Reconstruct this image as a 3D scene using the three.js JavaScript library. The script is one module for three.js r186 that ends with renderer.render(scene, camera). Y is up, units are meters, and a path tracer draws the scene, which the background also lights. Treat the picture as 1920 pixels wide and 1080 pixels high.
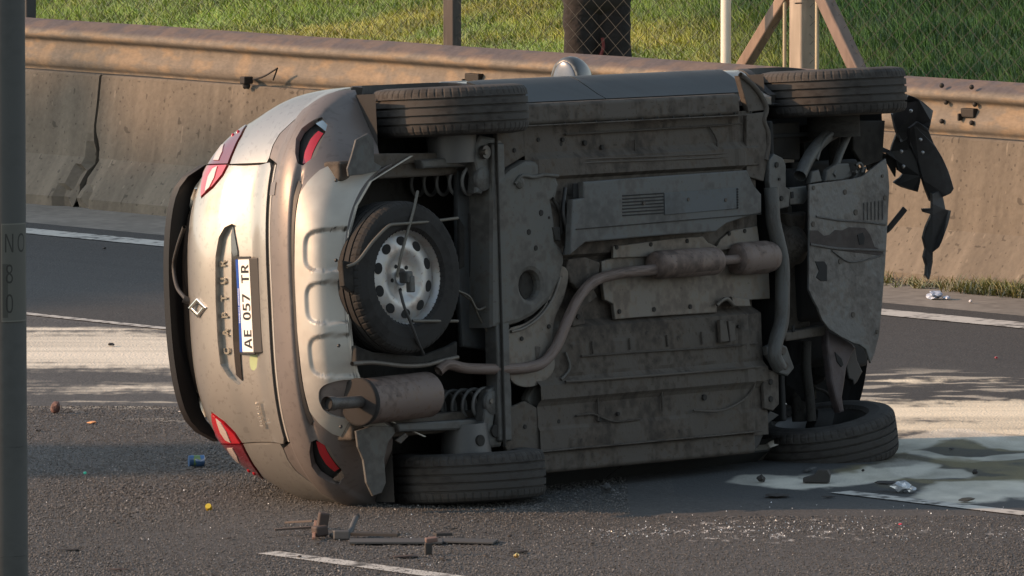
import * as THREE from 'three';
import { mergeGeometries, toCreasedNormals } from 'three/addons/utils/BufferGeometryUtils.js';
import { RoundedBoxGeometry } from 'three/addons/geometries/RoundedBoxGeometry.js';
import { TextGeometry } from 'three/addons/geometries/TextGeometry.js';
import { FontLoader } from 'three/addons/loaders/FontLoader.js';
import { MarchingCubes } from 'three/addons/objects/MarchingCubes.js';

// ------------------------------------------------------------------ camera, sky, sun, exposure
const scene = new THREE.Scene();
const camera = new THREE.PerspectiveCamera(3.535, 16 / 9, 0.5, 4000);
camera.position.set(0, 4.13, 0);
camera.rotation.x = -0.0805;
camera.updateMatrixWorld();
const SUN_EL = 21 * Math.PI / 180, SUN_AZ = 6 * Math.PI / 180;
const sunDir = new THREE.Vector3(-Math.cos(SUN_EL) * Math.cos(SUN_AZ), Math.sin(SUN_EL), Math.cos(SUN_EL) * Math.sin(SUN_AZ));
{
  const W = 512, H = 256, d = new Float32Array(W * H * 4);
  for (let j = 0; j < H; j++) for (let i = 0; i < W; i++) {
    const el = ((j + 0.5) / H - 0.5) * Math.PI, az = ((i + 0.5) / W - 0.5) * 2 * Math.PI;
    const x = Math.cos(el) * Math.cos(az), y = Math.sin(el), z = Math.cos(el) * Math.sin(az);
    const c = x * sunDir.x + y * sunDir.y + z * sunDir.z, h = Math.max(y, 0);
    const k = Math.pow(1 - h, 3.0), g = Math.pow(Math.max(c, 0), 5), g2 = Math.pow(Math.max(c, 0), 40);
    const ph = 0.30 + 0.95 * c * c + 0.25 * Math.max(c, 0); let r = (0.27 + 0.62 * k) * ph + 0.55 * g + 1.2 * g2, gg = (0.38 + 0.56 * k) * ph + 0.40 * g + 0.8 * g2, b = (0.52 + 0.36 * k) * ph + 0.22 * g + 0.42 * g2;
    if (y < 0) { r = 0.20; gg = 0.19; b = 0.17; }
    const o = (j * W + i) * 4, K = 1.42; d[o] = r * K; d[o + 1] = gg * K; d[o + 2] = b * K; d[o + 3] = 1;
  }
  const t = new THREE.DataTexture(d, W, H, THREE.RGBAFormat, THREE.FloatType);
  t.mapping = THREE.EquirectangularReflectionMapping; t.magFilter = THREE.LinearFilter; t.minFilter = THREE.LinearFilter; t.needsUpdate = true;
  scene.background = t; scene.environment = t;
}
const sun = new THREE.DirectionalLight(new THREE.Color().setRGB(1, 0.60, 0.345), 3.6);
sun.position.copy(sunDir).multiplyScalar(60).add(new THREE.Vector3(0, 0, -46)); sun.target.position.set(0, 0, -46);
sun.castShadow = true; sun.shadow.mapSize.set(4096, 4096); sun.shadow.radius = 1.0;
Object.assign(sun.shadow.camera, { left: -22, right: 22, top: 16, bottom: -16, near: 1, far: 140 });
scene.add(sun, sun.target);
const renderer = new THREE.WebGLRenderer({ antialias: true });
renderer.toneMapping = THREE.LinearToneMapping;
renderer.toneMappingExposure = 1.5;
renderer.shadowMap.enabled = true; renderer.shadowMap.type = THREE.PCFSoftShadowMap;

// ------------------------------------------------------------------ random, noise, textures
let seed_ = 12345;
const rnd = () => { seed_ = (seed_ + 0x6d2b79f5) | 0; let t = Math.imul(seed_ ^ (seed_ >>> 15), 1 | seed_); t = (t + Math.imul(t ^ (t >>> 7), 61 | t)) ^ t; return ((t ^ (t >>> 14)) >>> 0) / 4294967296; };
const rr = (a, b) => a + (b - a) * rnd();
const hash = (x, y) => { let h = Math.imul(x | 0, 374761393) + Math.imul(y | 0, 668265263); h = Math.imul(h ^ (h >>> 13), 1274126177); return ((h ^ (h >>> 16)) >>> 0) / 4294967296; };
const noise = (x, y) => {
  const xi = Math.floor(x), yi = Math.floor(y), fx = x - xi, fy = y - yi, u = fx * fx * (3 - 2 * fx), v = fy * fy * (3 - 2 * fy);
  const a = hash(xi, yi), b = hash(xi + 1, yi), c = hash(xi, yi + 1), d = hash(xi + 1, yi + 1);
  return a + (b - a) * u + (c - a) * v + (a - b - c + d) * u * v;
};
const fbm = (x, y, o = 4) => { let s = 0, a = 0.5, n = 0; for (let i = 0; i < o; i++) { s += a * noise(x, y); n += a; x = x * 2.03 + 17.1; y = y * 2.03 + 9.7; a *= 0.5; } return s / n; };
const sstep = (a, b, x) => { const t = Math.min(1, Math.max(0, (x - a) / (b - a))); return t * t * (3 - 2 * t); };
const clamp = (x, a, b) => Math.min(b, Math.max(a, x));
const toS = (c) => 255 * (c <= 0.0031308 ? 12.92 * c : 1.055 * Math.pow(c, 1 / 2.4) - 0.055);
function tex(w, h, fn, srgb = true) {
  const d = new Uint8Array(w * h * 4);
  for (let j = 0; j < h; j++) for (let i = 0; i < w; i++) {
    const c = fn((i + 0.5) / w, (j + 0.5) / h, i, j), o = (j * w + i) * 4;
    for (let k = 0; k < 3; k++) d[o + k] = srgb ? toS(clamp(c[k], 0, 1)) : clamp(c[k], 0, 1) * 255;
    d[o + 3] = 255;
  }
  const t = new THREE.DataTexture(d, w, h, THREE.RGBAFormat); t.magFilter = THREE.LinearFilter; t.minFilter = THREE.LinearMipmapLinearFilter; t.generateMipmaps = true;
  t.wrapS = t.wrapT = THREE.RepeatWrapping; if (srgb) t.colorSpace = THREE.SRGBColorSpace; t.needsUpdate = true; return t;
}
const rgb = (r, g, b) => new THREE.Color().setRGB(r, g, b);
const mat = (c, rough = 0.6, metal = 0, o = {}) => new THREE.MeshPhysicalMaterial({ color: rgb(...c), roughness: rough, metalness: metal, side: THREE.DoubleSide, ...o });
// dusty, blotched surface: a map that multiplies the colour (tileable by mirrored wrap), 1 repeat = 1 m
function blotch(lo, hi, f1, f2, sd, tint = [1, 1, 1], spots = 0) {
  const t = tex(512, 512, (u, v) => {
    const n = 0.6 * fbm(u * f1 + sd, v * f1, 4) + 0.4 * fbm(u * f2 + sd * 3, v * f2, 3); let k = lo + (hi - lo) * sstep(0.25, 0.75, n);
    if (spots && noise(u * 90 + sd, v * 90) > 1 - spots) k *= 0.6;
    const m = fbm(u * f1 * 0.7 + 31 + sd, v * f1 * 0.7, 3);
    return [k * (1 + (tint[0] - 1) * m), k * (1 + (tint[1] - 1) * m), k * (1 + (tint[2] - 1) * m)];
  });
  t.wrapS = t.wrapT = THREE.MirroredRepeatWrapping; return t;
}
const bumpTex = (f, sd, o = 4) => { const t = tex(512, 512, (u, v) => { const n = fbm(u * f + sd, v * f, o); return [n, n, n]; }, false); t.wrapS = t.wrapT = THREE.MirroredRepeatWrapping; return t; };

// ------------------------------------------------------------------ scene bookkeeping
const used = {};
const numbered = (n) => { const k = used[n] = (used[n] ?? -1) + 1; return k ? n + '_' + String(k).padStart(3, '0') : n; };
function tag(o, label, category, group) { o.userData.label = label; o.userData.category = category; if (group) o.userData.group = group; return o; }
function base(name, label, category, pos, group) { const g = new THREE.Group(); g.name = numbered(name); if (pos) g.position.copy(pos); tag(g, label, category, group); scene.add(g); return g; }
function mesh(name, geo, m, parent, label) {
  if (Array.isArray(geo)) geo = join(geo);
  const o = new THREE.Mesh(geo, m); o.name = parent ? name : numbered(name); o.castShadow = o.receiveShadow = true; (parent || scene).add(o);
  if (label) o.userData.label = label; return o;
}
function structure(name, geo, m) { const o = mesh(name, geo, m); o.userData.kind = 'structure'; return o; }
function thingMesh(name, geo, m, label, category, group) { return tag(mesh(name, geo, m), label, category, group); }
function join(list) {
  const l = list.map((g) => { const n = g.index ? g.toNonIndexed() : g.clone(); for (const k of Object.keys(n.attributes)) if (!['position', 'normal', 'uv'].includes(k)) n.deleteAttribute(k); if (!n.attributes.uv) n.setAttribute('uv', new THREE.BufferAttribute(new Float32Array(n.attributes.position.count * 2), 2)); return n; });
  return l.length === 1 ? l[0] : mergeGeometries(l, false);
}
function boxUV(g, s = 1) {   // uv in metres from the dominant axis of each face
  g = g.index ? g.toNonIndexed() : g; const p = g.attributes.position, n = g.attributes.normal, uv = new Float32Array(p.count * 2);
  for (let i = 0; i < p.count; i += 3) {
    let ax = 0, ay = 0, az = 0; for (let k = 0; k < 3; k++) { ax += Math.abs(n.getX(i + k)); ay += Math.abs(n.getY(i + k)); az += Math.abs(n.getZ(i + k)); }
    for (let k = 0; k < 3; k++) { const x = p.getX(i + k), y = p.getY(i + k), z = p.getZ(i + k); const [a, b] = ay > ax && ay > az ? [x, z] : ax > az ? [z, y] : [x, y]; uv[(i + k) * 2] = a * s; uv[(i + k) * 2 + 1] = b * s; }
  }
  g.setAttribute('uv', new THREE.BufferAttribute(uv, 2)); return g;
}
const V = (x, y, z) => new THREE.Vector3(x, y, z);
function rbox(w, h, d, r, pos, rot) { const g = new RoundedBoxGeometry(w, h, d, 2, Math.min(r, w / 2.1, h / 2.1, d / 2.1)); if (rot) g.applyMatrix4(new THREE.Matrix4().makeRotationFromEuler(new THREE.Euler(...rot))); if (pos) g.translate(...pos); return boxUV(g); }
function rod(a, b, r0, r1 = r0, seg = 12) { const d = b.clone().sub(a), L = d.length(); const g = new THREE.CylinderGeometry(r1, r0, L, seg, 1); g.translate(0, L / 2, 0); g.applyQuaternion(new THREE.Quaternion().setFromUnitVectors(V(0, 1, 0), d.normalize())); g.translate(a.x, a.y, a.z); return g; }
function bar(a, b, w, h, up = V(0, 1, 0)) { const d = b.clone().sub(a), L = d.length(), x = d.normalize(), z = x.clone().cross(up).normalize(), y = z.clone().cross(x); const g = new RoundedBoxGeometry(L, h, w, 2, Math.min(w, h) * 0.15); g.applyMatrix4(new THREE.Matrix4().makeBasis(x, y, z)); const c = a.clone().add(b).multiplyScalar(0.5); g.translate(c.x, c.y, c.z); return boxUV(g); }
function tube(pts, r, seg = 40, rs = 10, closed = false) { return new THREE.TubeGeometry(new THREE.CatmullRomCurve3(pts, closed, 'centripetal'), seg, r, rs, closed); }
function lathe(pts, seg = 48) { return new THREE.LatheGeometry(pts.map(([r, y]) => new THREE.Vector2(r, y)), seg); }
// a jagged lump: an icosphere pushed about, for stones and broken bits
function lump(sx, sy, sz, sd, k = 0.35, det = 1) {
  const g = new THREE.IcosahedronGeometry(1, det), p = g.attributes.position;
  for (let i = 0; i < p.count; i++) { const x = p.getX(i), y = p.getY(i), z = p.getZ(i), f = 1 - k * noise(x * 2.2 + sd + 5, y * 2.2 + z * 1.7 + sd * 2 + 9); p.setXYZ(i, x * f * sx, y * f * sy, z * f * sz); }
  g.computeVertexNormals(); return g;
}

// ------------------------------------------------------------------ the place measured: pixels of the 1920 x 1080 photograph to points on planes
const PF = 17500, CP = Math.cos(0.0805), SP = Math.sin(0.0805), EYE = V(0, 4.13, 0);
function onPlane(px, py, P, N) {
  const a = (px - 960) / PF, b = (540 - py) / PF, d = V(a, -SP + CP * b, -CP - SP * b); const t = P.clone().sub(EYE).dot(N) / d.dot(N); return EYE.clone().add(d.multiplyScalar(t));
}
const ground = (px, py, y = 0) => { const p = onPlane(px, py, V(0, y, 0), V(0, 1, 0)); return p; };
// road frame: along the road (to the left and away) and across it (towards the camera)
const RA = -0.695, RD = V(Math.sin(RA), 0, -Math.cos(RA)), RN = V(-Math.cos(RA), 0, -Math.sin(RA));   // RD along, RN across, from the barrier towards the near side
const RO = V(0, 0, -54.1);                                                                        // foot of the barrier straight ahead
const road = (s, n, y = 0) => V(RO.x + RD.x * s + RN.x * n, y, RO.z + RD.z * s + RN.z * n);
const onFence = (px, py, n) => { const p = onPlane(px, py, road(0, n), RN), q = p.clone().sub(RO); return [q.dot(RD), p.y]; };
function roadBox(s0, s1, n0, n1, y0, y1) { const g = new THREE.BoxGeometry(s1 - s0, y1 - y0, n1 - n0); g.applyMatrix4(new THREE.Matrix4().makeBasis(RD, V(0, 1, 0), RD.clone().cross(V(0, 1, 0)))); const c = road((s0 + s1) / 2, (n0 + n1) / 2, (y0 + y1) / 2); g.translate(c.x, c.y, c.z); return boxUV(g); }

// ------------------------------------------------------------------ ground, road, markings
function sheet(pts, y, uvs = 1) {   // flat polygon facing up; uv in metres (x, -z)
  const sh = new THREE.Shape(pts.map((p) => new THREE.Vector2(p.x, -p.z))), g = new THREE.ShapeGeometry(sh); g.rotateX(-Math.PI / 2); g.translate(0, y, 0);
  const p = g.attributes.position, uv = g.attributes.uv; for (let i = 0; i < p.count; i++) uv.setXY(i, p.getX(i) * uvs, -p.getZ(i) * uvs); return g;
}
{
  const mg = mat([0.075, 0.08, 0.035], 1); mg.map = blotch(0.6, 1.15, 5, 30, 3, [1.2, 1, 0.7]);
  structure('ground', sheet([V(-1500, 0, 1500), V(1500, 0, 1500), V(1500, 0, -1500), V(-1500, 0, -1500)], -0.05, 0.2), mg);
}
const asphaltTex = tex(1024, 1024, (u, v) => { const n = fbm(u * 300, v * 300, 2), m = fbm(u * 9, v * 9, 3), k = 0.062 + 0.06 * (n - 0.5) + 0.03 * (m - 0.5); return [k * 1.03, k, k * 0.97]; });
asphaltTex.wrapS = asphaltTex.wrapT = THREE.MirroredRepeatWrapping; asphaltTex.repeat.set(0.4, 0.4);
structure('road', sheet([road(-300, 0.95), road(300, 0.95), road(300, 15.5), road(-300, 15.5)], -0.004), mat([1, 1, 1], 0.85, 0, { map: asphaltTex }));
{ // paved strip along the foot of the barrier
  const t = tex(512, 512, (u, v) => { const k = 0.15 + 0.10 * (fbm(u * 40, v * 40, 4) - 0.5) + 0.05 * (fbm(u * 6, v * 6, 3) - 0.5); return [k * 1.08, k, k * 0.88]; }); t.wrapS = t.wrapT = THREE.MirroredRepeatWrapping;
  structure('gutter', sheet([road(-300, -0.3), road(300, -0.3), road(300, 0.95), road(-300, 0.95)], 0.0, 0.5), mat([1, 1, 1], 0.95, 0, { map: t }));
}
// the stretch in view: its own sheet, carrying the spilled powder, the wet patches and the wear
{
  const X0 = -4.2, X1 = 4.2, Z0 = -59, Z1 = -35, W = 2048, H = 2048;
  const blobs = (list, x, z) => { let s = 0; for (const [cx, cz, rx, rz, k] of list) { const q = ((x - cx) / rx) ** 2 + ((z - cz) / rz) ** 2; if (q < 1) s += k * (1 - q) * (1 - q * 0.4); } return s; };
  const powderL = [[-2.6, -47.3, 1.6, 1.75, 1.5], [-1.2, -46.6, 1.2, 1.3, 0.9], [-2.0, -45.0, 1.5, 0.7, 0.42], [-2.6, -44.1, 1.2, 0.4, 0.32], [-1.6, -44.3, 1.0, 0.35, 0.36]];
  const powderR = [[1.8, -43.7, 1.4, 1.25, 1.35], [2.9, -43.6, 1.2, 1.2, 1.0], [1.15, -43.3, 0.6, 0.8, 0.9], [2.2, -45.6, 1.0, 0.45, 0.32]];
  const slurry = [[1.7, -41.1, 1.6, 1.9, 1.2], [2.6, -40.6, 1.3, 1.6, 1.1], [1.2, -40.6, 0.7, 0.75, 0.9], [2.6, -41.9, 1.4, 1.0, 0.9]];
  const WH = [0.66, 0.63, 0.54], OL = [0.20, 0.17, 0.085], DK = [0.032, 0.036, 0.038];
  const strokes = [[OL, 0.55, 0.85, [1700, 848], [1780, 842], [1850, 846], [1930, 846]], [WH, 0.24, 0.8, [1685, 846], [1730, 824], [1790, 812], [1850, 822], [1930, 833]], [DK, 0.28, 0.9, [1795, 848], [1885, 852]], [WH, 0.15, 0.8, [1735, 852], [1770, 861], [1830, 864], [1930, 852]], [OL, 0.42, 0.9, [1640, 888], [1720, 876], [1800, 876], [1930, 886]], [DK, 0.3, 0.85, [1720, 884], [1850, 892]],
    [OL, 0.3, 0.8, [1690, 908], [1790, 910], [1900, 900]], [DK, 0.42, 0.85, [1500, 922], [1600, 920], [1700, 918], [1780, 928]], [WH, 0.2, 0.6, [1400, 899], [1470, 897]], [WH, 0.30, 0.9, [1480, 906], [1560, 900], [1620, 895], [1660, 884], [1700, 879]], [WH, 0.22, 0.75, [1700, 879], [1750, 888], [1800, 889]], [WH, 0.42, 0.9, [1795, 932], [1830, 919], [1935, 915]], [DK, 0.2, 0.7, [1650, 872], [1720, 864]]]
    .map(([col, w, k, ...px]) => ({ col, w, k, p: px.map(([a, b]) => ground(a, b)) }));
  const t = tex(W, H, (u, v, i, j) => {
    const x = X0 + (X1 - X0) * u, z = Z1 + (Z0 - Z1) * v;
    const wx = 0.5 * (fbm(x * 1.3 + 7, z * 0.8, 3) - 0.5), wz = 1.3 * (fbm(x * 0.9 + 3, z * 0.7 + 40, 3) - 0.5);
    const s = (x - RO.x) * RD.x + (z - RO.z) * RD.z, n = (x - RO.x) * RN.x + (z - RO.z) * RN.z;
    const grain = 0.55 * hash(i, j) + 0.45 * noise(x * 70, z * 30), lane = noise(n * 1.1 + 4, 1.5) - 0.5, big = fbm(x * 0.9, z * 0.35 + 5, 3) - 0.5, streak = fbm(s * 0.25, n * 7, 3) - 0.5;
    let k = 0.055 * (1 + 0.75 * (grain - 0.5) + 0.30 * lane + 0.5 * big + 0.3 * streak); if (hash(i + 77, j) > 0.992) k *= 2.2;
    if (n < 4.9) k *= 0.56;                                       // far lane darker: own tone plus shade put into the colour
    let c = [k * 1.01, k, k * 0.985];
    const mix = (col, a) => { a = clamp(a, 0, 1); for (let q = 0; q < 3; q++) c[q] += (col[q] - c[q]) * a; };
    // dry powder
    const sL = fbm(x * 1.1 + 5, z * 4.2, 4), sR = fbm(x * 2.0 + 2, z * 3.2 + 8, 5), fine = fbm(x * 22, z * 9, 3);
    const pL = blobs(powderL, x + wx, z + wz * 0.5), pR = blobs(powderR, x + wx, z + wz * 0.5);
    const sx = fbm(x * 0.7 + 3, z * 7.5, 4); mix([0.66, 0.61, 0.50], sstep(0.02, 0.25, pL) * sstep(0.25, 1.0, pL + 0.8 * (sL - 0.5) + 0.8 * (sx - 0.5) + 0.5 * (fine - 0.5)) * (0.86 + 0.7 * (sx - 0.45)));
    const sy = fbm(x * 1.6 + 13, z * 4.5, 4); mix([0.70, 0.63, 0.48], sstep(0.02, 0.25, pR) * sstep(0.40, 1.1, pR + 1.9 * (sR - 0.5) + 1.3 * (sy - 0.5) + 0.7 * (fine - 0.5)) * (0.78 + 0.9 * (sy - 0.45)));
    // thin streaks of powder drawn out along the car's slide
    const st = sstep(0.58, 0.70, fbm(x * 3.4 + 9, z * 7, 4)) * sstep(0.25, 0.8, blobs([[-2.2, -44.4, 2.0, 1.7, 1], [2.2, -45.2, 1.8, 1.5, 1], [0.9, -45.2, 1.2, 1.2, 0.8]], x, z)); mix([0.42, 0.39, 0.32], st * 0.7);
    // watered powder: white rims, olive pools, dark wet asphalt
    if (x > 0.7 && z > -43.2 && z < -39) {
      const a = 0.22 * (fbm(x * 2.4 + 7, z * 1.4, 3) - 0.5), b = 0.55 * (fbm(x * 1.7 + 3, z * 1.2 + 40, 4) - 0.5), edge = 1.2 * (fbm(x * 10, z * 5, 4) - 0.5);
      mix([0.045, 0.048, 0.05], 0.8 * sstep(0.1, 0.6, blobs(slurry, x, z)));
      for (const { p, w, col, k } of strokes) { let dm = 9; for (let q = 0; q < p.length - 1; q++) { const ux = (p[q + 1].x - p[q].x) * 2, uz = p[q + 1].z - p[q].z, vx = (x + a - p[q].x) * 2, vz_ = z + b - p[q].z, tt = clamp((ux * vx + uz * vz_) / (ux * ux + uz * uz), 0, 1); dm = Math.min(dm, Math.hypot(vx - ux * tt, vz_ - uz * tt)); } const f = sstep(1.12, 0.74, dm / w + edge * 0.55); if (f > 0) mix(col, f * k * (0.8 + 0.5 * edge)); }
    }
    const sp = sstep(0.62, 0.8, fbm(x * 26 + 3, z * 12, 2)) * sstep(0.3, 0.9, blobs([[1.1, -38.65, 0.75, 0.75, 1.2], [0.45, -38.5, 0.5, 0.4, 0.8], [2.0, -38.5, 0.5, 0.5, 0.7]], x, z)); mix([0.42, 0.41, 0.39], sp * 0.8);
    return c;
  });
  t.wrapS = t.wrapT = THREE.ClampToEdgeWrapping;
  const P = [V(X0, 0, Z1), V(X1, 0, Z1), V(X1, 0, Z0), V(X0, 0, Z0)];
  // clip the rectangle to the carriageway (n > 0.95)
  const nn = (p) => (p.x - RO.x) * RN.x + (p.z - RO.z) * RN.z - 0.951, out = [];
  for (let i = 0; i < 4; i++) { const a = P[i], b = P[(i + 1) % 4], A = nn(a), B = nn(b); if (A >= 0) out.push(a); if (A * B < 0) out.push(a.clone().lerp(b, A / (A - B))); }
  const g = sheet(out, 0), p = g.attributes.position, uv = g.attributes.uv; for (let i = 0; i < p.count; i++) uv.setXY(i, (p.getX(i) - X0) / (X1 - X0), (p.getZ(i) - Z1) / (Z0 - Z1));
  const bt = bumpTex(120, 4, 2); bt.repeat.set(8, 24);
  structure('carriageway', g, mat([1, 1, 1], 0.82, 0, { map: t, bumpMap: bt, bumpScale: 0.004 }));
}
// painted lines: A at the far edge, B and D the two lane lines, C on the near side
const paintTex = tex(1024, 256, (u, v) => { const n = fbm(u * 120, v * 22, 4), m = fbm(u * 18, v * 4, 3), k = sstep(0.30, 0.52, n * 0.65 + m * 0.35); const a = 0.075, b = 0.43; const c = a + (b - a) * k; return [c * 1.02, c, c * 0.93]; });
paintTex.wrapS = paintTex.wrapT = THREE.MirroredRepeatWrapping;
const paintMat = mat([1, 1, 1], 0.75, 0, { map: paintTex });
function line(px, py, len0, len1, w) {   // a painted strip through the pixel, from len0 to len1 metres along the road
  const p = ground(px, py), q = p.clone().sub(RO), s = q.dot(RD), n = q.dot(RN); const g = sheet([road(s + len0, n - w / 2), road(s + len1, n - w / 2), road(s + len1, n + w / 2), road(s + len0, n + w / 2)], 0.0045);
  const pos = g.attributes.position, uv = g.attributes.uv; for (let i = 0; i < pos.count; i++) { const d = V(pos.getX(i), 0, pos.getZ(i)).sub(RO); uv.setXY(i, d.dot(RD) * 0.25, d.dot(RN) * 0.9); }
  return g;
}
structure('edge_line', line(180, 446, -120, 120, 0.26), paintMat);
structure('lane_line', line(180, 603, -1.6, 2.2, 0.085), paintMat);
structure('lane_line', line(1757, 945, -1.5, 0.62, 0.12), paintMat);
structure('lane_line', line(500, 1037, -4.5, 0, 0.12), paintMat);

// ------------------------------------------------------------------ concrete barrier with a steel rail on top
const concreteTex = (sd, warm = 1) => tex(1024, 1024, (u, v) => {
  const st = fbm(u * 22 + sd, v * 2.2, 4), m = fbm(u * 5 + sd, v * 5, 4), g = fbm(u * 120 + sd, v * 120, 2); let k = 0.125 * (0.62 + 0.42 * st + 0.36 * m + 0.22 * (g - 0.5));
  const pit = noise(u * 95 + sd * 7, v * 95); if (pit > 0.90) k *= 0.55; if (noise(u * 210 + sd, v * 210 + 3) > 0.93) k *= 0.7; if (noise(u * 60 + 40 + sd, v * 30) > 0.955) k *= 1.35; if (noise(u * 230 + sd * 3, v * 9) > 0.955 && fbm(u * 5 + 9, v * 3 + sd, 2) > 0.52) k *= 1.5; k *= 0.86 + 0.28 * fbm(u * 60 + sd, v * 0.9, 3);
  return [k * 1.06 * warm, k * 0.90, k * 0.70];
});
const concBump = bumpTex(60, 9, 4);
const jersey = [[0.0, 0], [0.0, 0.06], [-0.165, 0.30], [-0.235, 0.80], [-0.245, 0.81], [-0.385, 0.81], [-0.395, 0.80], [-0.45, 0.30], [-0.60, 0.06], [-0.60, 0]];   // (across, up): the road face first
function barrierGeo(s0, s1, chip) {
  const N = Math.max(8, Math.round((s1 - s0) / 0.06)), pos = [], uv = [];
  const prof = []; for (let i = 0; i < jersey.length - 1; i++) { const [a, b] = jersey[i], [c, d] = jersey[i + 1], m = Math.max(1, Math.round(Math.hypot(c - a, d - b) / 0.05)); for (let k = 0; k < m; k++) prof.push([a + (c - a) * k / m, b + (d - b) * k / m]); } prof.push(jersey[jersey.length - 1]);
  let L = 0; const len = prof.map((p, i) => { if (i) L += Math.hypot(p[0] - prof[i - 1][0], p[1] - prof[i - 1][1]); return L; });
  const at = (i, j) => { const s = s0 + (s1 - s0) * i / N; let [n, y] = prof[j]; const e = fbm(s * 3 + 11, y * 3 + j * 0.01, 3) - 0.5; n += 0.012 * e; if (chip) n -= chip(s, y); return road(s, n, y); };
  const put = (a, b, c, ua, ub, uc) => { for (const q of [a, b, c]) pos.push(q.x, q.y, q.z); for (const q of [ua, ub, uc]) uv.push(...q); };
  for (let i = 0; i < N; i++) for (let j = 0; j < prof.length - 1; j++) {
    const s = s0 + (s1 - s0) * i / N, t = s0 + (s1 - s0) * (i + 1) / N, a = at(i, j), b = at(i + 1, j), c = at(i + 1, j + 1), d = at(i, j + 1), U = (q, k) => [q * 0.4, len[k] * 0.4];
    put(a, c, b, U(s, j), U(t, j + 1), U(t, j)); put(a, d, c, U(s, j), U(s, j + 1), U(t, j + 1));
  }
  for (const i of [0, N]) { const c = road(i ? s1 : s0, -0.3, 0.3); for (let j = 0; j < prof.length - 1; j++) { const a = at(i, j), b = at(i, j + 1); put(c, a, b, [0, 0], [0.1, 0], [0.1, 0.1]); } }
  const g = new THREE.BufferGeometry(); g.setAttribute('position', new THREE.Float32BufferAttribute(pos, 3)); g.setAttribute('uv', new THREE.Float32BufferAttribute(uv, 2)); g.computeVertexNormals(); return g;
}
const concMat = (sd) => mat([1, 1, 1], 0.95, 0, { map: concreteTex(sd), bumpMap: concBump, bumpScale: 0.006 });
const onFace = (px, py) => { let n = -0.1, s = 0, y = 0; for (let k = 0; k < 8; k++) { [s, y] = onFence(px, py, n); let m = -0.2; for (let i = 0; i < 4; i++) if (y >= jersey[i][1] && y <= jersey[i + 1][1]) m = jersey[i][0] + (jersey[i + 1][0] - jersey[i][0]) * (y - jersey[i][1]) / (jersey[i + 1][1] - jersey[i][1] + 1e-9); n = m; } return [s, y, n]; };
const sJ = onFace(186, 160)[0], sK = onFace(1010, 300)[0];
const brk = (s, y) => { // the broken foot next to the joint
  const d = Math.abs(s - sJ), lim = 0.02 + 0.17 * sstep(0.42, 0.0, y) * (0.6 + 0.8 * noise(y * 14, s * 9 + 3)); return d < lim && y < 0.5 ? 0.05 * (0.4 + noise(s * 30, y * 30)) * sstep(0.5, 0.3, y) : 0;
};
const bm = [concMat(1), concMat(5), concMat(8)];
thingMesh('concrete_barrier', barrierGeo(sJ + 0.012, sJ + 30, brk), bm[0], 'stained concrete barrier segment at the left, with a broken foot beside its joint', 'barrier');
thingMesh('concrete_barrier', barrierGeo(sK + 0.008, sJ - 0.012, brk), bm[1], 'long sunlit concrete barrier segment behind the tail of the overturned car', 'barrier');
thingMesh('concrete_barrier', barrierGeo(sK - 40, sK - 0.008), bm[2], 'concrete barrier segment with weeds at its foot, right of the car', 'barrier');
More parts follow.
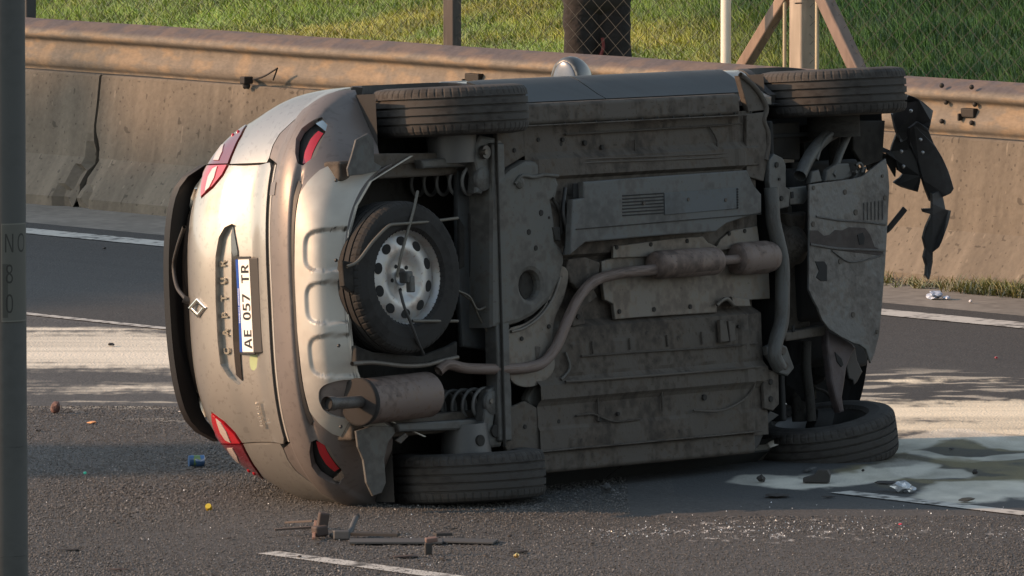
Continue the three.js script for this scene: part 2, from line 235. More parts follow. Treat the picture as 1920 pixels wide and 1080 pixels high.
{ // steel W-beam rail bolted on the barrier
  const yb = 0.815, prof = [[0.016, 0.0], [0.02, 0.012], [0.040, 0.032], [0.050, 0.058], [0.048, 0.085], [0.032, 0.118], [0.016, 0.150], [0.014, 0.178], [0.054, 0.204], [0.064, 0.220], [0.060, 0.236], [0.02, 0.268], [-0.03, 0.292], [-0.07, 0.308]];
  const rail = base('guard_rail', 'rusty brown steel W beam rail running along the top of the barrier', 'guard rail', road(0, -0.3, yb));
  const sm = (() => { const c = new THREE.CatmullRomCurve3(prof.map(([a, b]) => V(a, b, 0)), false, 'centripetal'); return c.getPoints(52); })();
  const section = (s0, s1, dn) => {
    const pos = [], uv = [], N = Math.round((s1 - s0) / 0.12), pt = (i, j, o) => { const s = s0 + (s1 - s0) * i / N; return V(RD.x * s + RN.x * (sm[j].x + dn + o), sm[j].y + 0.004 * (noise(s * 1.3, 3) - 0.5), RD.z * s + RN.z * (sm[j].x + dn + o)); };
    for (const o of [0, -0.004]) for (let i = 0; i < N; i++) for (let j = 0; j < sm.length - 1; j++) { const q = [pt(i, j, o), pt(i + 1, j, o), pt(i + 1, j + 1, o), pt(i, j + 1, o)]; for (const k of o ? [0, 1, 2, 0, 2, 3] : [0, 2, 1, 0, 3, 2]) { pos.push(q[k].x, q[k].y, q[k].z); uv.push((s0 + (s1 - s0) * (i + (k === 1 || k === 2 ? 1 : 0)) / N) * 0.35, (j + (k > 1 ? 1 : 0)) / 53); } }
    const g = new THREE.BufferGeometry(); g.setAttribute('position', new THREE.Float32BufferAttribute(pos, 3)); g.setAttribute('uv', new THREE.Float32BufferAttribute(uv, 2)); g.computeVertexNormals();
    // smooth normals across the profile
    const n = g.attributes.normal, p = g.attributes.position; const mp = new Map(); for (let i = 0; i < p.count; i++) { const k = [p.getX(i), p.getY(i), p.getZ(i)].map((x) => x.toFixed(4)).join(); const v = mp.get(k) || V(0, 0, 0); v.add(V(n.getX(i), n.getY(i), n.getZ(i))); mp.set(k, v); }
    for (let i = 0; i < p.count; i++) { const v = mp.get([p.getX(i), p.getY(i), p.getZ(i)].map((x) => x.toFixed(4)).join()).clone().normalize(); n.setXYZ(i, v.x, v.y, v.z); }
    return g;
  };
  const rt = tex(1024, 512, (u, v) => { const m = fbm(u * 26, v * 9, 4), g = fbm(u * 150, v * 60, 3), st = fbm(u * 120, v * 4, 3); const k = 0.9 + 0.5 * (m - 0.5) + 0.3 * (g - 0.5) + 0.25 * (st - 0.5), a = sstep(0.4, 0.65, m); const top = sstep(0.76, 0.82, v), low = 1 - 0.45 * top; return [(0.20 + 0.04 * a) * k * low, (0.172 + 0.01 * a) * k * low, (0.135 - 0.015 * a) * k * (low + 0.15 * top)]; }); rt.wrapS = rt.wrapT = THREE.MirroredRepeatWrapping;
  const rm = mat([0.88, 0.88, 0.90], 0.85, 0, { map: rt });
  const sB = onFence(1800, 190, -0.22)[0];
  mesh('beam', section(sB - 0.16, 32, 0), rm, rail); mesh('beam', section(sB - 40, sB + 0.16, 0.0065), rm, rail);
  const dark = mat([0.03, 0.026, 0.022], 0.7, 0.4);
  for (const [px, py, d] of [[1770, 160, 0.055], [1826, 163, 0.055], [1772, 192, 0.03], [1826, 196, 0.03], [1770, 227, 0.055], [1826, 230, 0.055]]) {
    const [s, y] = onFence(px, py, -0.25); const c = road(s, -0.3 + d + 0.012, y).sub(rail.position); const g = new THREE.SphereGeometry(0.014, 10, 8); g.scale(1, 1, 1); g.translate(c.x, c.y, c.z); mesh('bolt', g, dark, rail);
  }
  // dark clamps that stand on the rail
  for (const [px, py, w, h, label] of [[1808, 212, 0.075, 0.05, ''], [879, 147, 0.09, 0.055, '']]) { const [s, y] = onFence(px, py, -0.22); const c = road(s, -0.262, y).sub(rail.position); const g = join([rbox(w * 1.3, h, 0.05, 0.006), rbox(0.012, h * 0.8, 0.06, 0.004, [w * 0.7, -h * 0.5, -0.01])]); g.applyMatrix4(new THREE.Matrix4().makeRotationY(Math.atan2(-RD.z, RD.x) + 0.1)); g.translate(c.x, c.y, c.z); mesh('clamp', g, dark, rail, 'small dark clamp on the rail face'); }
}
{ // dark bracket with a bent wire on the barrier edge
  const m = mat([0.025, 0.022, 0.02], 0.7, 0.3); const [s, y] = onFence(462, 152, -0.2), b = base('wire_bracket', 'small dark bracket with a bent wire on the barrier edge, left of the car', 'bracket', road(s, -0.2, y));
  const L = (px, py, n) => { const [a, h] = onFence(px, py, n); return road(a, n, h).sub(b.position); };
  mesh('clip', [rbox(0.07, 0.045, 0.05, 0.008, [0, 0.005, 0], [0, 0.7, 0]), lump(0.03, 0.03, 0.02, 3).translate(0.0, -0.025, 0)], m, b);
  mesh('wire', [tube([L(475, 149, -0.19), L(495, 143, -0.16), L(520, 128, -0.15)], 0.006, 14, 6), tube([L(520, 128, -0.15), L(516, 140, -0.18), L(512, 150, -0.2)], 0.005, 8, 6)], m, b);
}

// ------------------------------------------------------------------ bank with grass, fence and posts behind the barrier
const bankY = (n) => { const p = -n; return p < 0.6 ? 0.0 : p < 4 ? 0.10 + 0.06 * (p - 0.6) : p < 14 ? 0.304 + 0.15 * (p - 4) + 0.006 * (p - 4) ** 2 : 2.404 + 0.05 * (p - 14); };
const bankBump = (s, n) => 0.10 * (fbm(s * 0.8 + 3, n * 0.8 + 7, 3) - 0.5);
{
  const pos = [], idx = [], uv = [], S = [-160, -60, ...Array.from({ length: 97 }, (_, i) => -24 + i * 0.5), 60, 160], Nn = [-0.5, ...Array.from({ length: 60 }, (_, i) => -0.8 - i * 0.25), -20, -30, -60, -200];
  for (const s of S) for (const n of Nn) { const p = road(s, n, bankY(n) + bankBump(s, n) * sstep(1, 3, -n)); pos.push(p.x, p.y, p.z); uv.push(s * 0.5, n * 0.5); }
  for (let i = 0; i < S.length - 1; i++) for (let j = 0; j < Nn.length - 1; j++) { const a = i * Nn.length + j, b = a + Nn.length; idx.push(a, b, b + 1, a, b + 1, a + 1); }
  const g = new THREE.BufferGeometry(); g.setAttribute('position', new THREE.Float32BufferAttribute(pos, 3)); g.setAttribute('uv', new THREE.Float32BufferAttribute(uv, 2)); g.setIndex(idx); g.computeVertexNormals();
  structure('bank', g, mat([0.11, 0.14, 0.04], 1, 0, { map: blotch(0.55, 1.2, 6, 40, 21, [1.2, 1, 0.6]) }));
}
function bladeClump(blades, h, w, spread, lean, sd) {
  const pos = [], nor = []; const old = seed_; seed_ = sd;
  for (let i = 0; i < blades; i++) {
    const a = rr(0, 6.283), x = rr(-spread, spread), z = rr(-spread, spread), hh = h * rr(0.45, 1), ln = lean * rr(0.2, 1), ww = w * rr(0.6, 1.2), b = a + Math.PI / 2, cx = Math.cos(a), cz = Math.sin(a), bx = Math.cos(b) * ww / 2, bz = Math.sin(b) * ww / 2;
    const p = (t, k) => [x + cx * ln * hh * t * t + bx * k, hh * t * (1 - 0.25 * ln * t), z + cz * ln * hh * t * t + bz * k];
    const A = p(0, 1), B = p(0, -1), C = p(0.55, 0.75), D = p(0.55, -0.75), T = p(1, 0); for (const t of [[A, C, B], [B, C, D], [C, T, D]]) for (const v of t) { pos.push(...v); nor.push(cx * 0.4, 0.85, cz * 0.4); }
  }
  seed_ = old; const g = new THREE.BufferGeometry(); g.setAttribute('position', new THREE.Float32BufferAttribute(pos, 3)); g.setAttribute('normal', new THREE.Float32BufferAttribute(nor, 3)); return g;
}
function scatter(name, geo, m, n, place, colour, label, category) {
  const im = new THREE.InstancedMesh(geo, m, n), M = new THREE.Matrix4(), q = new THREE.Quaternion(), c = new THREE.Color(); im.name = numbered(name); im.castShadow = im.receiveShadow = true;
  for (let i = 0; i < n; i++) { const { p, r, s, e } = place(i); q.setFromEuler(new THREE.Euler(e ? e[0] : 0, r, e ? e[1] : 0)); M.compose(p, q, s); im.setMatrixAt(i, M); if (colour) { colour(c, p, i); im.setColorAt(i, c); } }
  im.userData.kind = 'stuff'; tag(im, label, category); scene.add(im); return im;
}
const leafMat = mat([1, 1, 1], 0.75, 0, { transmission: 0.25, thickness: 0 }); leafMat.roughness = 0.9;
{
  const g = bladeClump(9, 0.17, 0.009, 0.06, 0.9, 7);
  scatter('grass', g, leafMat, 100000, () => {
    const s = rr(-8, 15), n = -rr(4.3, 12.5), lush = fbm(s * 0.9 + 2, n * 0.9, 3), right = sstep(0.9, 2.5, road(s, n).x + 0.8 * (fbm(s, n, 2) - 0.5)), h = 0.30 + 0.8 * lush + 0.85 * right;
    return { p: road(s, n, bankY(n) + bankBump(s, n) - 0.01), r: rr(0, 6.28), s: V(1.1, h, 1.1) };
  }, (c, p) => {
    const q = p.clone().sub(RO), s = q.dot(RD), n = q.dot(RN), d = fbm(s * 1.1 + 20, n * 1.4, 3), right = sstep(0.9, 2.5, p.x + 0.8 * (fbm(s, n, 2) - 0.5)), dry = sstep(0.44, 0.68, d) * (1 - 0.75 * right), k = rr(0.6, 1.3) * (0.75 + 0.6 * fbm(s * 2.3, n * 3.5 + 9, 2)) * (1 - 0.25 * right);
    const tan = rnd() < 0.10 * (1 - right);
    c.setRGB((0.275 + 0.20 * dry + (tan ? 0.16 : 0)) * k * (1 - 0.68 * right), (0.43 + 0.06 * dry + (tan ? 0.06 : 0)) * k * (1 - 0.42 * right), (0.035 + 0.015 * dry + (tan ? 0.03 : 0)) * k);  // towards the right the bank's shade is put into the leaf colour
  }, 'yellow green grass on the bank behind the fence', 'grass');
  const w = bladeClump(8, 0.13, 0.008, 0.03, 1.2, 19);
  scatter('weeds', w, leafMat, 1500, () => { let s, k; do { s = rr(-7.2, 0.5); k = fbm(s * 2.4, 5, 3); } while (rnd() > 0.15 + sstep(0.3, 0.6, k)); const n = 0.02 + Math.abs(rr(-0.12, 0.12) + rr(-0.1, 0.1)); return { p: road(s, n, 0), r: rr(0, 6.28), s: V(1, rr(0.4, 1.0), 1) }; },
    (c) => { const y = rnd(); c.setRGB(0.14 + 0.16 * y, 0.20 + 0.06 * y, 0.04 + 0.03 * y); }, 'weeds growing along the foot of the barrier, right of the car', 'weeds');
}
const woodPost = (sd) => { const t = tex(256, 512, (u, v) => { const k = 0.8 + 0.5 * (fbm(u * 30 + sd, v * 3, 4) - 0.5) + 0.3 * (fbm(u * 6, v * 8 + sd, 3) - 0.5); return [k, k, k]; }); return t; };
const postTex = woodPost(4);
const FN = -1.75;   // the fence line
function postAt(px, w, d, top, m, n = FN) { const [s] = onFence(px, 100, n); const g = new RoundedBoxGeometry(w, top - 0.05, d, 2, 0.012); g.rotateY(0.15); g.translate(0, (top - 0.05) / 2 + 0.05, 0); return [road(s, n, 0), boxUV(g)]; }
{
  const dm = mat([0.115, 0.098, 0.088], 0.9, 0, { map: postTex }), lm = mat([0.42, 0.36, 0.29], 0.92, 0, { map: postTex }), wm = mat([0.70, 0.66, 0.56], 0.6), pm = mat([0.42, 0.37, 0.26], 0.6, 0.2);
  // grey brown post left of the person
  { const [p, g] = postAt(848, 0.085, 0.085, 2.6, dm); g.rotateY(0.75); const o = thingMesh('fence_post', g, dm, 'weathered grey brown fence post left of the person in dark trousers', 'fence post'); o.position.copy(p);
    const q = onFence(904, 95, -0.6), b = thingMesh('metal_plate', [rbox(0.19, 0.02, 0.05, 0.004), rbox(0.06, 0.022, 0.045, 0.004, [-0.125, 0.001, 0])], mat([0.03, 0.03, 0.032], 0.6, 0.3), 'small dark plate lying behind the rail beside the grey brown post', 'plate'); b.position.copy(road(q[0], -0.6, q[1])); }
  { const [p, g] = postAt(57, 0.07, 0.07, 2.6, dm, -1.2); const o = thingMesh('fence_post', g, mat([0.05, 0.05, 0.05], 0.8), 'dark fence post at the far left, half behind the grey lamp pole', 'fence post'); o.position.copy(p); }
  // braced concrete post
  const [s0] = onFence(1505, 100, FN), bp = base('braced_post', 'pale concrete corner post held by two slanting braces and thin pipes', 'fence post', road(s0, FN, 0));
  const L = (px, py, n) => { const [a, h] = onFence(px, py, n); return road(a, n, h).sub(bp.position); };
  const g = new RoundedBoxGeometry(0.115, 3.0, 0.125, 3, 0.014); g.rotateY(0.62); g.translate(0, 1.55, 0); mesh('post', boxUV(g), lm, bp);
  const out = (a, b, k) => a.clone().add(b.clone().sub(a).multiplyScalar(k));
  const bl = [L(1462, 12, FN), L(1392, 128, FN)], br = [L(1545, -4, FN), L(1606, 126, FN)];
  mesh('brace', bar(out(...bl, -0.25), out(...bl, 2.2), 0.07, 0.075, RN), mat([0.30, 0.22, 0.17], 0.9, 0, { map: postTex }), bp);
  mesh('brace', bar(out(...br, -0.25), out(...br, 2.2), 0.08, 0.085, RN), mat([0.24, 0.18, 0.15], 0.9, 0, { map: postTex }), bp);
  for (const px of [1471, 1532]) { const a = L(px, 130, FN + 0.02); mesh('pipe', rod(V(a.x, 0.1, a.z), V(a.x, 2.6, a.z), px < 1500 ? 0.011 : 0.013, undefined, 10), pm, bp); }
  mesh('bolt', rbox(0.05, 0.008, 0.012, 0.003, [...L(1497, 6, FN + 0.1).toArray()], [0, 0.6, 0]), mat([0.03, 0.03, 0.03], 0.6), bp);
  { const [s] = onFence(1361, 100, -1.5); const o = thingMesh('white_pole', lathe([[0, 0.05], [0.031, 0.05], [0.030, 2.7], [0, 2.72]], 20), wm, 'thin white round pole left of the braced concrete post', 'pole'); o.position.copy(road(s, -1.5, 0)); }
  // chain link
  const fence = base('chain_link_fence', 'wire chain link fence along the grass bank behind the rail', 'fence', road(0, FN, 0));
  const wire = mat([0.075, 0.072, 0.06], 0.85, 0.1), gs = [], y0 = 0.72, y1 = 2.3, S0 = -5.6, S1 = 8.2, dx = 0.15, H = y1 - y0;
  const pt = (s, y, n = 0) => V(RD.x * s + RN.x * n, y, RD.z * s + RN.z * n);
  for (let s = S0 - H * 1.36; s < S1; s += dx) for (const k of [1, -1]) {
    let a = [s, y0], b = [s + H * 1.36, y1]; const cut = (e0, e1) => { const t0 = clamp((S0 - e0[0]) / (e1[0] - e0[0]), 0, 1), t1 = clamp((S1 - e0[0]) / (e1[0] - e0[0]), 0, 1); return [t0, t1]; }; const [t0, t1] = cut(a, b); if (t1 - t0 < 0.01) continue;
    const P = (t) => pt(a[0] + (b[0] - a[0]) * t, k > 0 ? y0 + H * t : y1 - H * t, k * 0.0015); gs.push(rod(P(t0), P(t1), 0.0012, undefined, 4));
  }
  const mm = mesh('wire_mesh', gs, wire, fence); mm.userData.kind = 'stuff';
  for (const y of [0.80, 1.5, 2.3]) mesh('tension_wire', tube([pt(S0, y + 0.01, 0.006), pt(0, y - 0.006, 0.006), pt(S1, y + 0.01, 0.006)], 0.0028, 30, 5), mat([0.30, 0.28, 0.24], 0.6, 0.4), fence);
}

// ------------------------------------------------------------------ person behind the fence
function field(bones, cell, k) {   // tapered capsules joined smoothly, meshed by marching cubes; bone = [ax,ay,az,bx,by,bz,ra,rb]
  let lo = V(1e9, 1e9, 1e9), hi = V(-1e9, -1e9, -1e9); for (const b of bones) { const r = Math.max(b[6], b[7]) + 0.03; for (const o of [0, 3]) { lo.min(V(b[o] - r, b[o + 1] - r, b[o + 2] - r)); hi.max(V(b[o] + r, b[o + 1] + r, b[o + 2] + r)); } }
  const ext = Math.max(hi.x - lo.x, hi.y - lo.y, hi.z - lo.z), n = Math.ceil(ext / cell) + 4, c = lo.clone().add(hi).multiplyScalar(0.5), half = n * cell / 2, mc = new MarchingCubes(n, new THREE.MeshBasicMaterial(), false, false, 400000);
  for (let iz = 0; iz < n; iz++) for (let iy = 0; iy < n; iy++) for (let ix = 0; ix < n; ix++) {
    const x = c.x - half + ix * cell, y = c.y - half + iy * cell, z = c.z - half + iz * cell; let acc = 0;
    for (const b of bones) { const ux = b[3] - b[0], uy = b[4] - b[1], uz = b[5] - b[2], L = ux * ux + uy * uy + uz * uz + 1e-9, t = clamp(((x - b[0]) * ux + (y - b[1]) * uy + (z - b[2]) * uz) / L, 0, 1), d = Math.hypot(x - b[0] - ux * t, y - b[1] - uy * t, z - b[2] - uz * t) - (b[6] + (b[7] - b[6]) * t); acc += Math.exp(-d * k); }
    mc.field[ix + iy * n + iz * n * n] = acc > 1e-300 ? Math.log(acc) / k : -1;
  }
  mc.isolation = 0; mc.update(); const cnt = mc.count, g = new THREE.BufferGeometry(), P = new Float32Array(cnt * 3), Nn = new Float32Array(cnt * 3);
  for (let i = 0; i < cnt * 3; i += 3) { P[i] = c.x + mc.positionArray[i] * half; P[i + 1] = c.y + mc.positionArray[i + 1] * half; P[i + 2] = c.z + mc.positionArray[i + 2] * half; for (let q = 0; q < 3; q++) Nn[i + q] = mc.normalArray[i + q]; }
  g.setAttribute('position', new THREE.BufferAttribute(P, 3)); g.setAttribute('normal', new THREE.BufferAttribute(Nn, 3)); g.setAttribute('uv', new THREE.BufferAttribute(new Float32Array(cnt * 2), 2)); return g;
}
{
  const n = -3.6, [s] = onFence(1119, 60, n), p = road(s, n, bankY(n) + 0.02), who = base('person', 'person in dark trousers and dark jacket standing behind the fence', 'person', p); who.rotation.y = 0.25;
  const skin = mat([0.42, 0.27, 0.19], 0.6), cloth = mat([0.022, 0.018, 0.017], 0.9, 0, { map: blotch(0.7, 1.25, 9, 50, 2), bumpMap: bumpTex(14, 3), bumpScale: 0.02 }), jk = mat([0.03, 0.026, 0.026], 0.85), boot = mat([0.02, 0.018, 0.016], 0.5), hair = mat([0.03, 0.02, 0.015], 0.7);
  // body: one continuous skin with face, hands and fingers
  const B = [[0, 0.98, 0, 0, 1.18, 0, 0.12, 0.115], [0, 1.18, 0, 0, 1.38, 0, 0.12, 0.11], [-0.15, 1.4, 0, 0.15, 1.4, 0, 0.055, 0.055], [0, 1.42, 0, 0, 1.52, 0.01, 0.052, 0.05]];
  for (const k of [-1, 1]) B.push([k * 0.1, 0.92, 0, k * 0.125, 0.5, 0.01, 0.075, 0.052], [k * 0.125, 0.5, 0.01, k * 0.13, 0.1, -0.02, 0.05, 0.036], [k * 0.13, 0.05, -0.03, k * 0.14, 0.035, 0.14, 0.036, 0.03], [k * 0.19, 1.4, 0, k * 0.27, 1.12, -0.01, 0.045, 0.036], [k * 0.27, 1.12, -0.01, k * 0.10, 1.10, 0.22, 0.035, 0.026]);
  const geos = [field(B, 0.016, 60)];
  const Hd = [[0, 1.60, 0.0, 0, 1.665, -0.01, 0.078, 0.088], [0, 1.56, 0.045, 0, 1.535, 0.055, 0.05, 0.03], [0, 1.625, 0.082, 0, 1.598, 0.105, 0.008, 0.013], [-0.03, 1.575, 0.06, 0.03, 1.575, 0.06, 0.022, 0.022]];
  for (const k of [-1, 1]) Hd.push([k * 0.086, 1.625, -0.005, k * 0.09, 1.595, 0.0, 0.011, 0.008], [k * 0.032, 1.645, 0.078, k * 0.045, 1.643, 0.07, 0.012, 0.01]);
  geos.push(field(Hd, 0.007, 120));
  for (const k of [-1, 1]) { const oz = k > 0 ? 0 : 0.03, oy = k > 0 ? 0 : -0.015, F = [[k * 0.10, 1.10, 0.22, k * 0.035, 1.098 + oy, 0.245 + oz, 0.026, 0.028]]; for (let i = 0; i < 4; i++) { const y = 1.128 + oy - i * 0.019, l = [0.068, 0.078, 0.074, 0.056][i]; F.push([k * 0.035, y, 0.25 + oz, k * (0.035 - l * 0.55), y, 0.262 + oz, 0.0095, 0.0085], [k * (0.035 - l * 0.55), y, 0.262 + oz, k * (0.035 - l), y - 0.003, 0.250 + oz, 0.0085, 0.0075]); } F.push([k * 0.075, 1.118 + oy, 0.24 + oz, k * 0.03, 1.152 + oy, 0.252 + oz, 0.013, 0.0085]); geos.push(field(F, 0.0055, 260)); }
  mesh('body', geos, skin, who);
  const T = [[-0.07, 0.98, 0, 0.07, 0.98, 0, 0.125, 0.125]]; for (const k of [-1, 1]) T.push([k * 0.10, 0.90, 0, k * 0.116, 0.50, 0.01, 0.118, 0.098], [k * 0.116, 0.50, 0.01, k * 0.135, 0.07, -0.02, 0.098, 0.085]);
  const tg = field(T, 0.016, 55); { const P = tg.attributes.position; for (let i = 0; i < P.count; i++) { const y = P.getY(i), f = 1 + 0.05 * (noise(y * 26, P.getX(i) * 9) - 0.5); P.setX(i, P.getX(i) * f); P.setZ(i, P.getZ(i) * (2 - f)); } } boxUV(tg);
  mesh('trousers', boxUV(tg), cloth, who);
  const J = [[-0.08, 0.94, 0, 0.08, 0.94, 0, 0.15, 0.15], [0, 1.0, 0, 0, 1.36, 0, 0.16, 0.14], [-0.15, 1.39, 0, 0.15, 1.39, 0, 0.075, 0.075]]; for (const k of [-1, 1]) J.push([k * 0.2, 1.39, 0, k * 0.275, 1.12, -0.01, 0.068, 0.06], [k * 0.275, 1.12, -0.01, k * 0.12, 1.10, 0.195, 0.06, 0.048]);
  mesh('jacket', field(J, 0.016, 60), jk, who);
  mesh('hair', field([[0, 1.665, -0.03, 0, 1.70, -0.01, 0.09, 0.078], [0, 1.60, -0.06, 0, 1.64, -0.04, 0.05, 0.07]], 0.01, 100), hair, who);
  for (const k of [-1, 1]) mesh('boot', field([[k * 0.13, 0.06, -0.05, k * 0.14, 0.045, 0.15, 0.052, 0.042], [k * 0.13, 0.06, -0.03, k * 0.13, 0.2, -0.025, 0.052, 0.055]], 0.012, 90), boot, who);
  mesh('ribbon', tube([V(0.006, 0.66, 0.118), V(0.012, 0.60, 0.115), V(-0.004, 0.55, 0.112)], 0.011, 16, 6), mat([0.16, 0.025, 0.025], 0.6), who, 'thin red strap hanging between the legs');
}

// ------------------------------------------------------------------ the overturned car: local x forward, y up (towards the roof), z to its right side
const CO = V(-0.2285, 0.8892, -39.889), yaw = 0.6931, lean = 0.0749, nose = -0.0163;
let CF = V(Math.sin(yaw), 0, -Math.cos(yaw)), CU = V(-Math.cos(yaw), 0, -Math.sin(yaw)), CR = V(0, 1, 0);
{ const f = CF.clone(), r = CR.clone(); CF = f.clone().multiplyScalar(Math.cos(nose)).add(r.clone().multiplyScalar(Math.sin(nose))); CR = r.multiplyScalar(Math.cos(nose)).sub(f.multiplyScalar(Math.sin(nose))); }
{ const r = CR.clone(), u = CU.clone(); CR = r.clone().multiplyScalar(Math.cos(lean)).add(u.clone().multiplyScalar(Math.sin(lean))); CU = u.multiplyScalar(Math.cos(lean)).sub(r.multiplyScalar(Math.sin(lean))); }
const car = base('overturned_car', 'grey beige hatchback lying on its left side with its underside to the camera', 'car', CO);
car.quaternion.setFromRotationMatrix(new THREE.Matrix4().makeBasis(CF, CU, CR));
const v = (X, Y, Z) => V(X, Z, Y);                                     // X forward, Y right, Z up -> local
const toC = (p) => { const q = p.clone().sub(CO); return [q.dot(CF), q.dot(CR), q.dot(CU)]; };
const atZ = (px, py, Z) => toC(onPlane(px, py, CO.clone().add(CU.clone().multiplyScalar(Z)), CU)).slice(0, 2);     // -> [X, Y]
const atX = (px, py, X) => toC(onPlane(px, py, CO.clone().add(CF.clone().multiplyScalar(X)), CF));
const vz = (px, py, Z) => { const [X, Y] = atZ(px, py, Z); return v(X, Y, Z); };
const WB = 2.673, TR = 0.783, WR = 0.337;

// materials
const scuffT = tex(1024, 1024, (u, v) => { const n = 0.6 * fbm(u * 4 + 37, v * 4, 4) + 0.4 * fbm(u * 22, v * 22, 3); let k = 0.95 + 0.09 * sstep(0.25, 0.75, n); const l = Math.abs(noise(u * 7 + v * 60, v * 4 + 3) - 0.5), m = fbm(u * 5 + 60, v * 5, 2); if (l < 0.012 && m > 0.55) k *= 1.28; const d = fbm(u * 60, v * 60, 2); if (d > 0.72) k *= 0.86; return [0.9 * k * 1.02, 0.9 * k, 0.9 * k * 0.97]; }); scuffT.wrapS = scuffT.wrapT = THREE.MirroredRepeatWrapping;
const duskT = blotch(0.42, 1.42, 6, 34, 13, [1.12, 1.0, 0.9], 0.10), dustT2 = blotch(0.6, 1.25, 7, 40, 29, [1.15, 1, 0.9], 0.05), smudge = blotch(0.82, 1.06, 4, 22, 37, [1.06, 1, 0.95]), roughB = bumpTex(40, 17);
const M = {
  paint: mat([0.415, 0.40, 0.37], 0.32, 0.60, { clearcoat: 0.7, clearcoatRoughness: 0.08, map: scuffT }),
  bumper: mat([0.185, 0.165, 0.158], 0.40, 0.25, { map: scuffT }),
  bumperDark: mat([0.24, 0.215, 0.185], 0.45, 0.3, { map: smudge }),
  silver: mat([0.42, 0.41, 0.375], 0.45, 0.30, { map: smudge }),
  black: mat([0.018, 0.018, 0.018], 0.5), gloss: mat([0.020, 0.016, 0.014], 0.16, 0, { clearcoat: 1 }), shell: mat([0.012, 0.012, 0.012], 0.85),
  chrome: mat([0.75, 0.72, 0.66], 0.14, 1), glass: mat([0.02, 0.02, 0.02], 0.05, 0, { clearcoat: 1 }),
  trim: mat([0.035, 0.034, 0.033], 0.65, 0, { map: dustT2 }),
  red: mat([0.42, 0.012, 0.02], 0.12, 0, { clearcoat: 1 }), deepRed: mat([0.14, 0.008, 0.016], 0.14, 0, { clearcoat: 1 }), clear: mat([0.62, 0.50, 0.44], 0.15, 0.2, { clearcoat: 1 }),
  floor: mat([0.086, 0.074, 0.062], 0.9, 0, { map: duskT, bumpMap: roughB, bumpScale: 0.003 }),
  floorDark: mat([0.030, 0.028, 0.025], 0.95, 0, { map: duskT }),
  rail: mat([0.092, 0.080, 0.068], 0.85, 0.1, { map: duskT }),
  tray: mat([0.090, 0.094, 0.094], 0.7, 0, { map: dustT2 }), tank: mat([0.100, 0.098, 0.090], 0.75, 0, { map: dustT2 }),
  shield: mat([0.155, 0.142, 0.125], 0.6, 0.45, { map: dustT2 }), arm: mat([0.088, 0.090, 0.088], 0.6, 0.3, { map: dustT2 }),
  steel: mat([0.12, 0.115, 0.11], 0.6, 0.5, { map: dustT2 }), exhaust: mat([0.175, 0.135, 0.118], 0.68, 0.25, { map: duskT }), rod: mat([0.13, 0.12, 0.10], 0.6, 0.4),
  skid: mat([0.135, 0.134, 0.130], 0.62, 0.35, { map: dustT2, bumpMap: roughB, bumpScale: 0.004 }), rust: mat([0.05, 0.042, 0.040], 0.75, 0.2, { map: dustT2 }),
  rubberShaded: mat([0.020, 0.019, 0.018], 0.9, 0, { map: duskT }), clad: mat([0.045, 0.047, 0.047], 0.42, 0, { map: smudge }), spring: mat([0.16, 0.16, 0.155], 0.6, 0.2), rubber: mat([0.042, 0.039, 0.036], 0.85, 0, { map: duskT }), rim: mat([0.40, 0.40, 0.40], 0.42, 0.55, { map: dustT2 }), rimDark: mat([0.10, 0.10, 0.10], 0.5, 0.5),  // spare tyre gets a darker copy of the rubber, shade painted in
};

// the body surface, as level slices: rear end, front end and half width for each height Z above the axles
const table = (t) => (z) => { let i = 0; while (i < t.length - 2 && z > t[i + 1][0]) i++; const [a, b] = t[i], [c, d] = t[i + 1], s = (i ? (t[i + 1][1] - t[i - 1][1]) / (t[i + 1][0] - t[i - 1][0]) : (d - b) / (c - a)), e = (i < t.length - 2 ? (t[i + 2][1] - b) / (t[i + 2][0] - a) : (d - b) / (c - a)), h = c - a, u = clamp((z - a) / h, 0, 1); return b * (2 * u ** 3 - 3 * u * u + 1) + d * (3 * u * u - 2 * u ** 3) + h * (s * (u ** 3 - 2 * u * u + u) + e * (u ** 3 - u * u)); };
const xr = table([[-0.14, -0.60], [-0.06, -0.715], [-0.012, -0.755], [0.006, -0.777], [0.025, -0.800], [0.042, -0.819], [0.06, -0.835], [0.08, -0.843], [0.11, -0.8465], [0.16, -0.847], [0.26, -0.842], [0.34, -0.815], [0.38, -0.79], [0.5, -0.772], [0.6, -0.763], [0.72, -0.755], [0.83, -0.738], [0.92, -0.69], [1.05, -0.575], [1.2, -0.44], [1.28, -0.34], [1.3, -0.3]]);
const hw = table([[-0.14, 0.74], [-0.05, 0.772], [0, 0.775], [0.04, 0.788], [0.08, 0.814], [0.13, 0.850], [0.18, 0.881], [0.23, 0.898], [0.35, 0.905], [0.5, 0.898], [0.62, 0.878], [0.75, 0.825], [0.95, 0.745], [1.15, 0.65], [1.24, 0.58], [1.29, 0.48]]);
const xf = table([[-0.14, 3.2], [0.0, 3.28], [0.3, 3.34], [0.45, 3.3], [0.56, 3.15], [0.64, 2.75], [0.70, 2.32], [0.76, 2.18], [0.95, 1.88], [1.15, 1.5], [1.24, 1.2], [1.29, 0.9]]);
const hwR = (Z) => { const a = hw(Z); return a * (0.76 + 0.24 * sstep(-0.08, 0.28, Z)); };   // the bumper corners tuck under
const AR = 0.55, AF = 0.6, NE = 3.2;
const endCurve = (u) => Math.pow(Math.max(0, 1 - (1 - clamp(u, 0, 1)) ** 2), 1 / NE);
const rearX = (Y, Z) => { const y = Math.min(Math.abs(Y) / hwR(Z), 1); return xr(Z) + AR * (1 - Math.sqrt(Math.max(0, 1 - y ** NE))); };
const sideY = (X, Z) => { const t = sstep(-0.42, -0.12, X); return (hwR(Z) * (1 - t) + hw(Z) * t) * endCurve((X - xr(Z)) / AR) * endCurve((xf(Z) - X) / AF); };
